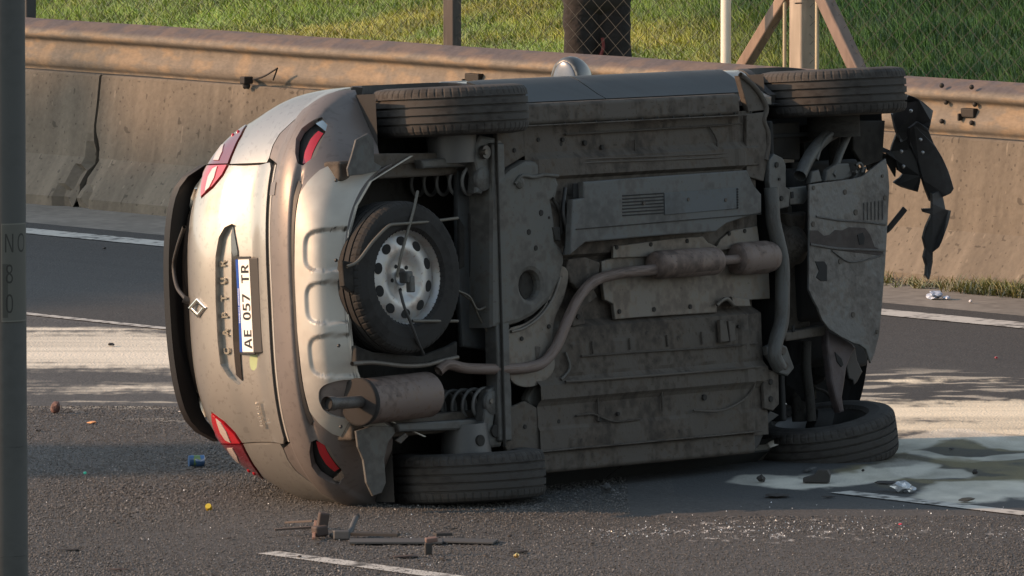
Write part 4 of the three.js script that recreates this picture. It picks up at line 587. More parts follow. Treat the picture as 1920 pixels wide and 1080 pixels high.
// ---- rear bumper
{
  const skidOut = [R(640, 308), R(622, 312), R(600, 322), R(576, 345), R(562, 368), R(557, 410), R(556, 500), R(558, 600), R(563, 680), R(570, 735), R(582, 780), R(600, 800), R(625, 818), R(652, 826)];
  
  // skid plate region: simple outline symmetric about the middle
  const skR = [[640, 308], [622, 311], [600, 321], [578, 343], [564, 366], [558, 405], [556, 470], [556, 520]].map(([x, y]) => R(x, y)); skR[0] = [skR[0][0], -0.010];
  const skidPoly = [...skR, ...mir(skR)];
  const fog = [[0.555, 0.235], [0.60, 0.275], [0.70, 0.285], [0.765, 0.265], [0.815, 0.20], [0.80, 0.135], [0.74, 0.125], [0.66, 0.155], [0.60, 0.165], [0.555, 0.18]];
  const fogR = [R(556, 290), R(558, 262), R(568, 244), R(588, 229), R(604, 222), R(614, 233), R(610, 248), R(600, 272), R(592, 292), R(568, 310), R(560, 308)];
  const topB = []; for (let i = 0; i <= 14; i++) { const y = 0.585 - 1.17 * i / 14; topB.push([y, 0.337 + 0.012 * (y / 0.58) ** 2]); }
  const sideR = [...bumpTop.slice(1).map(([a, b]) => [a, b]), ...arc(0, 0.425, 148, 172, 5, 1), S(-0.45, 0.025), S(-0.51, -0.01), [0.64, -0.018]];
  const botB = []; for (let i = 0; i <= 12; i++) botB.push([-0.6 + 1.2 * i / 12, -0.014]);
  const outline = [...topB.slice().reverse(), ...sideR, ...botB.slice().reverse(), ...mir(sideR)];
  // a proud upper band, a groove below it, then the lower body of the bumper
  const prof = (q, Z) => 0.012 * sstep(0.195, 0.215, Z) * sstep(0.36, 0.33, Z) - 0.012 * sstep(0.205, 0.195, Z) * sstep(0.175, 0.188, Z) * sstep(0.60, 0.5, Math.abs(q));
  const bumper = mesh('rear_bumper', patch(outline, { holes: [inset(skidPoly, 0.004), fogR, mir(fogR)], off: prof, edge: 0.03, res: 0.022 }), M.bumper, car);
  mesh('bumper_groove', patch([[0.52, 0.190], [0.44, 0.203], [0.3, 0.208], [0, 0.209], [-0.3, 0.208], [-0.44, 0.203], [-0.52, 0.190], [-0.50, 0.172], [-0.42, 0.184], [-0.3, 0.188], [0, 0.188], [0.3, 0.188], [0.42, 0.184], [0.50, 0.172]], { off: 0.002, edge: 0.01, res: 0.03 }), M.black, bumper);
  mesh('gate_gap_strip', patch([...topB.slice().reverse().map(([a, b]) => [a, b + 0.049]), ...topB.map(([a, b]) => [a, b + 0.003])], { off: 0.003, edge: 0.02, res: 0.03 }), M.shell, bumper);  // black strip: the dark of the gap under the tailgate put into colour
  // upper strip catching light: lip between gate and bumper
  mesh('bumper_lip', patch([...topB.slice().reverse().map(([a, b]) => [a, b + 0.001]), ...topB.map(([a, b]) => [a, b - 0.010])], { off: 0.0135, edge: 0.012, res: 0.03 }), M.silver, bumper);
  // skid plate with four raised pads and the exhaust cut-out
  const ex = smoothPoly([[-0.335, -0.006], [-0.335, 0.05], [-0.365, 0.10], [-0.415, 0.115], [-0.465, 0.10], [-0.495, 0.05], [-0.50, -0.006]], 4);
  const pads = [470, 568, 668].map((y) => R(600, y)[0]), pw = 0.092;
  const padOff = (q, Z) => { let o = 0.012; for (const p of pads) { const d = Math.pow((Math.abs(q - p) / pw) ** 4 + (Math.abs(Z + 0.02) / 0.150) ** 4, 0.25); o -= 0.011 * sstep(1.0, 0.90, d); } return o; };
  const skid = mesh('skid_plate', patch(skidPoly, { holes: [ex], off: padOff, edge: 0.04, res: 0.011 }), M.silver, car);
  mesh('exhaust_cutout', patch(inset(ex, -0.003), { off: -0.05, edge: 0.002, res: 0.03 }), M.shell, skid);
  // under return of the skid plate
  mesh('bumper_return', plateXY([...Array.from({ length: 13 }, (_, i) => { const y = -0.6 + i * 0.1; return [rearX(y, -0.012) + 0.002, y]; }), ...Array.from({ length: 13 }, (_, i) => { const y = 0.6 - i * 0.1; return [rearX(y, -0.012) + 0.02, y]; })], -0.020, 0.008, 0.002), M.silver, skid);
  for (const [px, py] of [[631, 338], [631, 488], [636, 648], [640, 800]]) mesh('screw', disc(px, py, -0.024, 0.008, 0.006, 10), M.black, skid);
  for (const s of [1, -1]) {
    const C = (P) => (s > 0 ? P : mir(P)), f = mesh('fog_surround', patch(C(inset(fogR, -0.003)), { off: -0.03, edge: 0.005, res: 0.02 }), M.black, car);
    mesh('reflector_lamp', patch(C([R(566, 304), R(570, 282), R(582, 257), R(597, 242), R(607, 247), R(597, 262), R(586, 283), R(580, 303)]), { off: -0.012, edge: 0.02, res: 0.015 }), s > 0 ? M.red : M.red, f);
    mesh('reflector_chrome', patch(C([R(581, 303), R(588, 284), R(599, 263), R(609, 249), R(612, 252), R(604, 274), R(592, 300)]), { off: -0.006, edge: 0.02, res: 0.015 }), M.bumperDark, f);
    mesh('chrome_edge', patch(C([R(590, 229), R(604, 223), R(615, 234), R(611, 246), R(604, 240)]), { off: -0.002, edge: 0.012, res: 0.012 }), M.chrome, f);
  }
  { const [Y, Z] = R(517, 355); mesh('tow_cover', patch([[Y - 0.027, Z - 0.02], [Y + 0.027, Z - 0.02], [Y + 0.027, Z + 0.02], [Y - 0.027, Z + 0.02]], { off: 0.0155, edge: 0.006 }), M.bumper, bumper); }
  // torn liner flaps behind the bumper corners
  mesh('liner_flap', plate([[652, 316], [660, 292], [668, 262], [690, 250], [701, 262], [702, 304], [716, 312], [712, 320], [680, 327], [654, 330]], -0.028, 0.01, 0.003), M.tray, car);
  mesh('liner_flap', plate([[668, 808], [700, 798], [740, 800], [741, 812], [728, 830], [721, 860], [724, 905], [716, 924], [700, 930], [688, 905], [682, 862], [672, 838]], -0.028, 0.012, 0.003), M.tank, car);
}

// ---- wheels
function tyreGeo(r = WR, w = 0.212) {
  const h = w / 2, P = [[r * 0.615, -h * 0.80], [r * 0.66, -h * 0.96], [r * 0.80, -h * 1.0], [r * 0.91, -h * 0.95], [r * 0.955, -h * 0.90], [r * 0.985, -h * 0.78]];
  const gr = [-0.5, -0.17, 0.17, 0.5], tw = 0.035; P.push([r * 0.993, -h * 0.66]); for (const g of gr) { const c = r * (1 - 0.012 * g * g); P.push([c, h * (g - tw - 0.01)], [c - 0.009, h * (g - tw)], [c - 0.009, h * (g + tw)], [c, h * (g + tw + 0.01)]); } P.push([r * 0.993, h * 0.66]);
  P.push([r * 0.985, h * 0.78], [r * 0.955, h * 0.90], [r * 0.91, h * 0.95], [r * 0.80, h], [r * 0.66, h * 0.96], [r * 0.615, h * 0.80]);
  const seg = 300, pos = [], uv = [], pt = (i, j) => { const a = 2 * Math.PI * i / seg; let [q, y] = P[j]; const ay = Math.abs(y) / h; if (ay > 0.56 && ay < 0.93 && i % 5 === 0) q -= 0.004;  return V(q * Math.cos(a), y, q * Math.sin(a)); };
  for (let i = 0; i < seg; i++) for (let j = 0; j < P.length - 1; j++) { const q = [pt(i, j), pt(i, j + 1), pt(i + 1, j + 1), pt(i + 1, j)], u = [[i, j], [i, j + 1], [i + 1, j + 1], [i + 1, j]]; for (const k of [0, 1, 2, 0, 2, 3]) { pos.push(q[k].x, q[k].y, q[k].z); uv.push(u[k][0] / seg * 2.1, P[u[k][1]][1] * 2 + P[u[k][1]][0]); } }
  const g = new THREE.BufferGeometry(); g.setAttribute('position', new THREE.Float32BufferAttribute(pos, 3)); g.setAttribute('uv', new THREE.Float32BufferAttribute(uv, 2)); g.computeVertexNormals(); return g;
}
const tyreG = tyreGeo();
// steel rim, axis y, outer face towards +y
function rimGeo(r = WR * 0.625, w = 0.19) {
  const h = w / 2, out = []; out.push(lathe([[r + 0.012, h], [r + 0.014, h - 0.012], [r, h - 0.018], [r - 0.012, h - 0.05], [r - 0.03, 0.0], [r - 0.012, -h + 0.05], [r, -h + 0.018], [r + 0.014, -h + 0.012], [r + 0.012, -h]], 72));
  out.push(lathe([[r - 0.012, h - 0.052], [r * 0.93, h - 0.052], [r * 0.86, h - 0.040], [r * 0.66, h - 0.030], [r * 0.5, h - 0.030], [r * 0.42, h - 0.050], [r * 0.2, h - 0.052], [r * 0.17, h - 0.046], [r * 0.15, h - 0.07], [0, h - 0.07]], 72));
  return boxUV(join(out));
}
const rimG = rimGeo();
const rimHole = (() => { const g = new THREE.CylinderGeometry(1, 1, 1, 20); g.scale(0.021, 0.004, 0.026); return g; })(), studHole = new THREE.CylinderGeometry(0.009, 0.009, 0.004, 12);
function wheel(name, pos, axis, spin, label, rimM = M.rimDark) {   // axis: direction of the wheel's outer face, local
  const w = new THREE.Group(); w.name = name; w.position.copy(pos); w.quaternion.setFromUnitVectors(V(0, 1, 0), axis.clone().normalize()); w.rotateY(spin); car.add(w); if (label) w.userData.label = label;
  mesh('tyre', tyreG, rimM === M.rim ? M.rubberShaded : M.rubber, w); mesh('rim', rimG, rimM, w); const h = 0.095, r = WR * 0.625;
  if (rimM === M.rim) { for (let i = 0; i < 10; i++) { const a = i / 10 * Math.PI * 2 + 0.16, m = mesh('vent_hole', rimHole, M.shell, w); m.position.set(r * 0.76 * Math.cos(a), h - 0.0345, r * 0.76 * Math.sin(a)); m.rotation.set(0, -a, 0); m.rotateZ(-0.14); }
    for (let i = 0; i < 5; i++) { const a = i / 5 * Math.PI * 2 + 0.3, m = mesh('stud_hole', studHole, M.shell, w); m.position.set(0.056 * Math.cos(a), h - 0.0505, 0.056 * Math.sin(a)); } }
  return w;
}
wheel('rear_wheel', v(0, TR, 0), v(0, 1, 0), 0.1); wheel('rear_wheel', v(0, -TR, 0), v(0, -1, 0), 0.7); wheel('front_wheel', v(WB + 0.0, TR, 0), v(0, 1, 0), 1.3);
{ // the broken front left wheel: leans out, turned; axis given in the world then brought into the car's frame
  const c = onPlane(1546, 813, V(0, 0, CO.z - 0.5), V(0, 0, 1)), X = vz(1543, 822, 0.02), ax = V(0.13, -0.98, -0.11).normalize(), inv = car.quaternion.clone().invert();
  wheel('front_wheel', X, ax.applyQuaternion(inv), 0.4, 'broken front wheel leaning outward on the ground');
}
const SPC = (() => { const Z = -0.075, [X, Y] = atZ(752, 520, Z); return v(X, Y, Z); })();
const spAx = v(-0.07, 0, -0.99).normalize();
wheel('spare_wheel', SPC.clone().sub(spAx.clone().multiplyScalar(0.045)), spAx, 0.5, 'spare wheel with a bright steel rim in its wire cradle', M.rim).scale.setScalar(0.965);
{ // hub centre of the spare
  const c = SPC.clone().add(spAx.clone().multiplyScalar(-0.03)), p = (r, a, h) => c.clone().add(spAx.clone().multiplyScalar(h)).add(V(0, 0, 1).multiplyScalar(r * Math.sin(a))).add(spAx.clone().cross(V(0, 0, 1)).multiplyScalar(r * Math.cos(a)));
  mesh('cradle_rod', [tube([vz(783, 359, -0.10), vz(775, 395, -0.135), vz(752, 480, -0.145), vz(744, 520, -0.13)], 0.0065, 24, 8)], M.rod, car);
  mesh('cradle_rod', [tube([vz(750, 545, -0.13), vz(758, 575, -0.145), vz(770, 605, -0.15), vz(783, 640, -0.14), vz(794, 664, -0.10)], 0.0065, 24, 8)], mat([0.05, 0.05, 0.05], 0.6, 0.4), car);
  mesh('cradle_rod', [tube([vz(858, 409, -0.10), vz(800, 416, -0.135), vz(735, 421, -0.145)], 0.007, 16, 8), tube([vz(735, 421, -0.145), vz(728, 424, -0.145), vz(700, 452, -0.14), vz(668, 492, -0.13), vz(650, 500, -0.12)], 0.007, 24, 8)], M.rod, car);
  mesh('cradle_rod', [tube([vz(773, 602, -0.15), vz(815, 602, -0.145), vz(858, 602, -0.10)], 0.007, 16, 8)], M.rod, car);
  mesh('cradle_bracket', plate([[642, 488], [664, 492], [676, 515], [672, 540], [660, 548], [646, 536]], -0.085, 0.03, 0.006), M.floorDark, car);
  mesh('hub_nut', [rbox(0.04, 0.05, 0.05, 0.008).translate(c.x + spAx.x * 0.06, c.y + spAx.y * 0.06, c.z), rbox(0.03, 0.03, 0.07, 0.006).translate(c.x + spAx.x * 0.075 + 0.01, c.y + spAx.y * 0.075, c.z - 0.03)], M.arm, car);
}

// ---- underside
const FZ = -0.115;   // main floor level
{
  // floor pan between the sills: a ribbed sheet
  const X0 = 0.38, X1 = 1.97, W = 0.72, pos = [], uv = [], nx = 110, ny = 96;
  const h = (x, y) => {   // depth of the pressed floor
    const rail = (c, w, d) => d * (sstep(c - w, c - w + 0.012, y) - sstep(c + w - 0.012, c + w, y)); let z = 0.0;
    z -= rail(0.52, 0.055, 0.03) * sstep(X0 + 0.02, X0 + 0.06, x); z -= rail(-0.45, 0.05, 0.028); z += 0.05 * sstep(0.16, 0.13, Math.abs(y + 0.02)); z -= 0.008 * sstep(-0.60, -0.615, y);
    z -= 0.006 * Math.max(0, Math.sin(x * 21)) * sstep(0.1, 0.14, Math.abs(Math.abs(y) - 0.31) < 0.07 ? 0.2 : 0) ; z -= 0.012 * (sstep(1.80, 1.815, x) - sstep(1.86, 1.875, x)); return z + 0.008 * (fbm(x * 5, y * 5, 3) - 0.5);
  };
  const P = (i, j) => { const x = X0 + (X1 - X0) * i / nx, y = -W + 2 * W * j / ny; return v(x, y, FZ + 0.025 + h(x, y)); };
  for (let i = 0; i < nx; i++) for (let j = 0; j < ny; j++) { const q = [P(i, j), P(i + 1, j), P(i + 1, j + 1), P(i, j + 1)]; for (const k of [0, 1, 2, 0, 2, 3]) { pos.push(q[k].x, q[k].y, q[k].z); uv.push(q[k].x, q[k].z); } }
  const g = new THREE.BufferGeometry(); g.setAttribute('position', new THREE.Float32BufferAttribute(pos, 3)); g.setAttribute('uv', new THREE.Float32BufferAttribute(uv, 2)); g.computeVertexNormals(); const fl = mesh('floor_pan', g, M.floor, car);
  for (const [px, py, r] of [[1098, 268, 0.012], [1130, 276, 0.010], [1300, 284, 0.014], [1056, 262, 0.010], [1322, 745, 0.014], [1160, 776, 0.009], [1126, 788, 0.009], [1360, 724, 0.008], [1386, 612, 0.008]]) mesh('plug', disc(px, py, FZ + 0.014, r, 0.01, 14), M.floorDark, fl);
  mesh('floor_corner', plate([[942, 770], [985, 752], [1020, 772], [1066, 742], [1066, 842], [1010, 848], [955, 852], [944, 830]], -0.088, 0.02, 0.005), M.floor, car);
  mesh('floor_corner', plate([[930, 246], [1000, 240], [1066, 236], [1066, 296], [1040, 300], [985, 292], [945, 316], [932, 320]], -0.088, 0.02, 0.005), M.floor, car);
  for (const [px, py] of [[985, 800], [1030, 820], [1048, 790], [965, 282], [1010, 262], [1052, 270]]) mesh('plug', disc(px, py, -0.092, 0.010, 0.008, 12), M.floorDark, fl);
  for (const pts of [[[1090, 668], [1200, 660], [1330, 652], [1420, 644]], [[1080, 780], [1110, 776], [1150, 790], [1200, 786]], [[1110, 640], [1112, 664]], [[1180, 634], [1182, 656]], [[1250, 628], [1252, 650]], [[1315, 622], [1317, 646]], [[1060, 252], [1180, 245], [1300, 238], [1390, 232]], [[1190, 262], [1192, 300]], [[1330, 236], [1345, 268], [1336, 300]], [[1240, 712], [1242, 772]], [[1120, 722], [1122, 790]]]) mesh('seam_bead', rodZ(pts.map(([a, b]) => [a, b, FZ + 0.014]), 0.0045, 20), M.floor, fl);
  for (let i = 0; i < 13; i++) mesh('spot_weld', disc(1060 + i * 29, 231 - i * 1.72, -0.125, 0.006, 0.004, 8), M.floorDark, fl);
  // sill box sections
  for (const s of [1, -1]) {
    const y0 = s > 0 ? 0.715 : -0.715, a = []; a.push(rbox(1.52, 0.075, 0.095, 0.02, [1.10, -0.080, s * 0.752])); const sb = mesh('sill_box', a, M.rail, car);
    mesh('sill_flange', rbox(1.54, 0.03, 0.006, 0.002, [1.11, -0.125, s * 0.702]), M.rail, sb);
    
  }
  mesh('panel_seam', [rodZ([[1060, 716, FZ - 0.012], [1200, 706, FZ - 0.012], [1425, 688, FZ - 0.012]], 0.006), rodZ([[1300, 770, FZ + 0.004], [1360, 768, FZ + 0.004], [1408, 735, FZ + 0.004], [1420, 700, FZ + 0.004]], 0.005)], M.rail, fl);
  mesh('strengthener', [plate([[1350, 600], [1362, 600], [1368, 640], [1352, 642]], FZ - 0.005, 0.02, 0.004), plate([[1366, 602], [1378, 602], [1380, 638], [1370, 642]], FZ - 0.005, 0.02, 0.004)], M.rail, fl);
  // front crossmember edge with its wavy flange
  mesh('front_flange', tube([[1388, 140], [1412, 160], [1430, 185], [1437, 205], [1432, 225], [1440, 250], [1440, 275], [1436, 300]].map(([x, y]) => vz(x, y, -0.11)), 0.012, 40, 8), M.rail, car);
  mesh('front_gusset', plate([[1386, 142], [1408, 148], [1432, 190], [1438, 206], [1404, 210], [1396, 180]], -0.105, 0.03, 0.004), M.rail, car);
  mesh('gusset_panel', plate([[1400, 214], [1434, 210], [1440, 300], [1432, 340], [1400, 330]], FZ + 0.004, 0.02, 0.004), M.rail, car);
  // upper plastic tray with louvres
  const trayO = [[1074, 374], [1095, 371], [1094, 341], [1240, 330], [1401, 319], [1414, 348], [1428, 364], [1428, 399], [1403, 405], [1362, 419], [1343, 434], [1220, 443], [1098, 454], [1070, 477], [1071, 440]];
  const tray = mesh('floor_cover', plate(trayO, -0.165, 0.035, 0.006), M.tray, car);
  mesh('inset_panel', plate([[1246, 362], [1383, 352], [1384, 391], [1247, 403]], -0.170, 0.006, 0.002), mat([0.060, 0.072, 0.082], 0.6, 0, { map: dustT2 }), tray);
  for (let i = 0; i < 7; i++) { const t = i / 6; mesh('slat', plate([[1168, 366 + 37 * t], [1245, 361 + 37 * t], [1245, 363.4 + 37 * t], [1168, 368.4 + 37 * t]], -0.168, 0.006, 0.001), M.shell, tray); }
  for (let i = 0; i < 8; i++) mesh('vent_hole', disc(1383 + i * 0.05, 355 + i * 4.9, -0.172, 0.0055, 0.004, 8), M.shell, tray);
  for (const [px, py] of [[1208, 381], [1291, 374], [1361, 375]]) mesh('clip', disc(px, py, -0.172, 0.009, 0.006, 12), M.rail, tray);
  mesh('crease', [bar(vz(1080, 430, -0.167), vz(1427, 401, -0.167), 0.004, 0.004, V(0, 0, 1))], M.floorDark, tray);
  mesh('notch', plate([[1075, 344], [1094, 343], [1095, 370], [1075, 371]], -0.135, 0.006, 0.002), M.shell, car);
  // tunnel: heat shields
  const hs1 = mesh('heat_shield', plate([[1150, 462], [1262, 447], [1318, 443], [1328, 455], [1345, 462], [1352, 448], [1372, 432], [1420, 424], [1424, 452], [1385, 464], [1330, 474], [1240, 480], [1150, 484]], -0.105, 0.015, 0.003), M.shield, car, 'upper edge of the exhaust heat shield');
  for (const [px, py] of [[1157, 464], [1221, 458], [1289, 452], [1397, 433], [1368, 438]]) mesh('bolt', disc(px, py, -0.108, 0.010, 0.012, 10), M.floorDark, hs1);
  const hs2 = mesh('heat_shield', plate([[1128, 490], [1150, 483], [1230, 478], [1330, 470], [1440, 462], [1444, 560], [1344, 566], [1345, 586], [1200, 595], [1154, 599], [1150, 570], [1134, 562], [1129, 520]], -0.085, 0.02, 0.004), M.shield, car, 'main exhaust heat shield');
  for (const [px, py] of [[1162, 584], [1227, 580], [1295, 575]]) mesh('bolt', disc(px, py, -0.089, 0.011, 0.012, 10), M.floorDark, hs2);
  mesh('ground_strap', [rodZ([[1344, 572, -0.1], [1360, 560, -0.115], [1376, 572, -0.1]], 0.009, 16), plate([[1372, 556], [1405, 560], [1408, 574], [1376, 574]], -0.105, 0.015, 0.003)], M.shield, car);
  mesh('bracket', plate([[1066, 486], [1098, 482], [1126, 492], [1120, 540], [1095, 552], [1072, 530], [1062, 505]], -0.095, 0.03, 0.006), M.rail, car);
  mesh('bracket', plate([[1078, 560], [1112, 540], [1120, 556], [1090, 580], [1098, 606], [1074, 612]], -0.10, 0.02, 0.004), M.rail, car);
  mesh('bolt', disc(1085, 594, -0.105, 0.012, 0.02, 12), M.floorDark, car);
  mesh('brake_line', [rodZ([[1066, 300, FZ], [1150, 296, FZ - 0.004], [1260, 292, FZ - 0.004], [1400, 286, FZ]], 0.005, 40), rodZ([[1066, 307, FZ], [1150, 303, FZ - 0.004], [1260, 299, FZ - 0.004], [1400, 293, FZ]], 0.005, 40)], M.rail, car);
  mesh('hose', rodZ([[1060, 352, FZ], [1056, 400, FZ - 0.01], [1064, 440, FZ - 0.01], [1058, 478, FZ]], 0.009, 30), M.black, car);
  // exhaust line
  const pipe = (L, r) => rodZ(L, r, 60);
  mesh('exhaust_pipe', pipe([[822, 696, -0.06], [836, 684, -0.07], [870, 690, -0.08], [930, 692, -0.09], [985, 690, -0.11], [1018, 680, -0.12], [1044, 648, -0.125], [1062, 605, -0.13], [1084, 560, -0.135], [1110, 530, -0.14], [1150, 515, -0.145], [1232, 505, -0.145]], 0.024), M.exhaust, car);
  const axisCyl = (a, b, r, cap = 0.03, seg = 36) => { const d = b.clone().sub(a), L = d.length(), g = lathe([[0, 0], [r * 0.55, 0.0], [r * 0.9, 0.008], [r, cap], [r, L - cap], [r * 0.9, L - 0.008], [r * 0.5, L], [0, L]], seg); g.applyQuaternion(new THREE.Quaternion().setFromUnitVectors(V(0, 1, 0), d.normalize())); g.translate(a.x, a.y, a.z); return boxUV(g); };
  mesh('resonator', axisCyl(vz(1226, 497, -0.145), vz(1345, 489, -0.145), 0.062), M.exhaust, car);
  mesh('exhaust_pipe', rod(vz(1338, 489, -0.145), vz(1400, 485, -0.145), 0.021, 0.021, 16), M.exhaust, car);
  mesh('catalyst', axisCyl(vz(1378, 486, -0.13), vz(1447, 481, -0.13), 0.073, 0.045), M.exhaust, car);
  const mA = vz(674, 754, -0.045), mB = vz(806, 739, -0.045), mf = mesh('muffler', axisCyl(mA, mB, 0.098, 0.022, 44), M.exhaust, car);
  mesh('end_cap', axisCyl(mA.clone().lerp(mB, -0.03), mA.clone().lerp(mB, 0.05), 0.1025, 0.008, 44), mat([0.018, 0.016, 0.015], 0.9), mf);  // end cap darkened: the bumper's shade is put into its colour
  { const a = vz(692, 752, -0.05), c = vz(650, 755, -0.075), d = vz(614, 757, -0.085); const o = d.clone().sub(c).normalize(); mesh('tail_pipe', [tube([a, a.clone().lerp(c, 0.5), c, d], 0.026, 24, 18), new THREE.TubeGeometry(new THREE.LineCurve3(d.clone().sub(o.clone().multiplyScalar(0.04)), d.clone().add(o.clone().multiplyScalar(0.004))), 2, 0.031, 24), new THREE.TubeGeometry(new THREE.LineCurve3(d.clone().sub(o.clone().multiplyScalar(0.04)), d.clone().add(o.clone().multiplyScalar(0.004))), 2, 0.027, 24)], M.steel, car);
    mesh('tail_pipe_inside', (() => { const g = new THREE.CircleGeometry(0.0265, 20); g.applyQuaternion(new THREE.Quaternion().setFromUnitVectors(V(0, 0, 1), o)); const e = d.clone().sub(o.clone().multiplyScalar(0.015)); g.translate(e.x, e.y, e.z); return g; })(), M.shell, car); }
  // fuel tank and its shield
  const tankO = [[938, 335], [958, 316], [986, 300], [1022, 302], [1040, 318], [1050, 346], [1044, 372], [1036, 380], [1042, 420], [1043, 452], [1058, 470], [1060, 492], [1050, 528], [1030, 566], [1002, 592], [975, 606], [945, 614], [925, 614], [925, 340]];
  const rec = (cx, cy, rx, ry, n = 20) => Array.from({ length: n }, (_, i) => [cx + rx * Math.cos(i / n * 6.2832), cy + ry * Math.sin(i / n * 6.2832)]);
  const tank = mesh('fuel_tank', plate(tankO, -0.115, 0.16, 0.022, false, [rec(995, 535, 19, 27).map(([x, y]) => atZ(x, y, -0.115)).reverse()]), M.tank, car);
  mesh('tank_well', plate(rec(995, 535, 22, 30), -0.075, 0.01, 0.002), M.floorDark, tank);
  for (const [px, py, r] of [[1015, 399, 0.014], [992, 435, 0.013], [1005, 465, 0.012], [1030, 408, 0.006]]) mesh('tank_dimple', disc(px, py, -0.117, r, 0.004, 14), M.floorDark, tank);
  mesh('tank_lip', [rodZ([[965, 345, -0.118], [978, 330, -0.122], [1000, 332, -0.125], [1020, 328, -0.12], [1046, 330, -0.12]], 0.008, 40), lump(0.03, 0.02, 0.03, 4).translate(...vz(975, 342, -0.118).toArray())], M.tank, tank);
  mesh('tank_strap', [rodZ([[1036, 372, -0.12], [1050, 400, -0.10], [1052, 440, -0.10]], 0.007, 24), rodZ([[1062, 380, -0.11], [1066, 420, -0.10], [1060, 462, -0.10]], 0.006, 24), plate([[1036, 426], [1050, 426], [1052, 452], [1042, 450]], -0.12, 0.02, 0.004)], M.floorDark, car);
  const shO = smoothPoly([[1044, 503], [1058, 500], [1066, 512], [1058, 556], [1040, 600], [1036, 640], [1040, 690], [1020, 716], [985, 726], [958, 712], [952, 660], [953, 620], [985, 606], [1014, 584], [1034, 548]].map(([x, y]) => atZ(x, y, -0.095)), 4);
  const tsh = mesh('tank_shield', plateXY(shO, -0.095, 0.012, 0.003), M.shield, car, 'dented pale heat shield beside the fuel tank');
  for (const [px, py] of [[1046, 509], [1032, 566], [979, 635], [1030, 612]]) mesh('bolt', disc(px, py, -0.10, 0.010, 0.01, 12), M.floorDark, tsh);
  mesh('shield_rib', [rodZ([[1050, 520, -0.099], [1036, 560, -0.099], [1012, 594, -0.099], [980, 616, -0.099], [958, 622, -0.099]], 0.007, 30)], M.shield, tsh);
  mesh('hanger', [plate([[1010, 716], [1052, 700], [1056, 730], [1040, 760], [1012, 770], [990, 750]], -0.06, 0.05, 0.015, true), rodZ([[1060, 660, -0.1], [1068, 690, -0.1], [1052, 712, -0.1]], 0.006, 20)], M.tank, car);
  // rear floor behind the axle, with side members
  mesh('rear_floor', plateXY([[-0.70, -0.66], [0.42, -0.70], [0.42, 0.70], [-0.70, 0.66]], 0.30, 0.02, 0.003), M.floorDark, car);
  mesh('seat_panel', plate([[858, 318], [935, 322], [935, 660], [868, 650], [860, 520]], 0.02, 0.03, 0.01), mat([0.040, 0.044, 0.046], 0.8, 0, { map: dustT2 }), car);
  mesh('seat_panel_rib', [plate([[880, 400], [890, 400], [892, 560], [884, 590]], 0.012, 0.02, 0.005), plate([[862, 410], [872, 425], [872, 500], [862, 505]], 0.012, 0.02, 0.005)], M.floorDark, car);
  for (const [s, y] of [[1, 0.50], [-1, -0.50]]) { mesh('side_member', rbox(0.98, 0.10, 0.085, 0.015, [-0.22, 0.075, y + 0.05 * s]), M.floor, car); mesh('wheel_housing', [(() => { const g = new THREE.CylinderGeometry(0.43, 0.43, 0.30, 30, 1, true, Math.PI / 2 + 0.12, Math.PI - 0.24); g.rotateX(Math.PI / 2); g.translate(0, 0, s * 0.72); return g; })(), rbox(0.88, 0.30, 0.02, 0.006, [0, 0.22, s * 0.58])], M.shell, car); }
  mesh('wheel_housing', [(() => { const g = new THREE.CylinderGeometry(0.43, 0.43, 0.28, 30, 1, true, Math.PI / 2 + 0.12, Math.PI - 0.24); g.rotateX(Math.PI / 2); g.translate(WB, 0, 0.74); return g; })(), rbox(0.8, 0.36, 0.02, 0.006, [WB - 0.05, 0.26, 0.60])], M.shell, car);
  mesh('rear_valance', rbox(0.03, 0.10, 1.0, 0.006, [-0.66, 0.125, 0]), M.floorDark, car);
  mesh('cross_panel', plate([[676, 296], [700, 288], [860, 286], [890, 292], [886, 304], [772, 306], [700, 322], [676, 326]], 0.0, 0.05, 0.01), M.floor, car);
  mesh('tray_lip', rodZ([[660, 682, -0.06], [700, 680, -0.06], [760, 686, -0.06], [800, 684, -0.06], [830, 676, -0.06], [858, 670, -0.06]], 0.010, 40), M.shield, car);
  mesh('tray_side', plate([[668, 648], [700, 660], [790, 668], [840, 650], [858, 640], [858, 670], [800, 684], [700, 680], [668, 684]], -0.045, 0.03, 0.008), M.floorDark, car);
  // torsion beam axle, arms, springs, dampers
  const bm0 = vz(922, 268, -0.075), bm1 = vz(937, 828, -0.075);
  const beam = mesh('axle_beam', [bar(bm0, bm1, 0.075, 0.085, V(1, 0, 0)), bar(bm0.clone().add(V(0.045, 0.0, 0)), bm1.clone().add(V(0.045, 0, 0)), 0.02, 0.06, V(1, 0, 0))], M.arm, car);
  mesh('beam_groove', bar(bm0.clone().add(V(-0.02, -0.043, 0.04)), bm1.clone().add(V(-0.02, -0.043, -0.02)), 0.012, 0.008, V(1, 0, 0)), M.floorDark, beam);
  mesh('brake_cable', [rodZ([[858, 545, -0.06], [880, 556, -0.07], [895, 580, -0.07], [912, 575, -0.07]], 0.005, 20), rodZ([[862, 548, -0.05], [884, 566, -0.06], [900, 598, -0.05], [925, 640, -0.06]], 0.0045, 20)], M.rod, car);
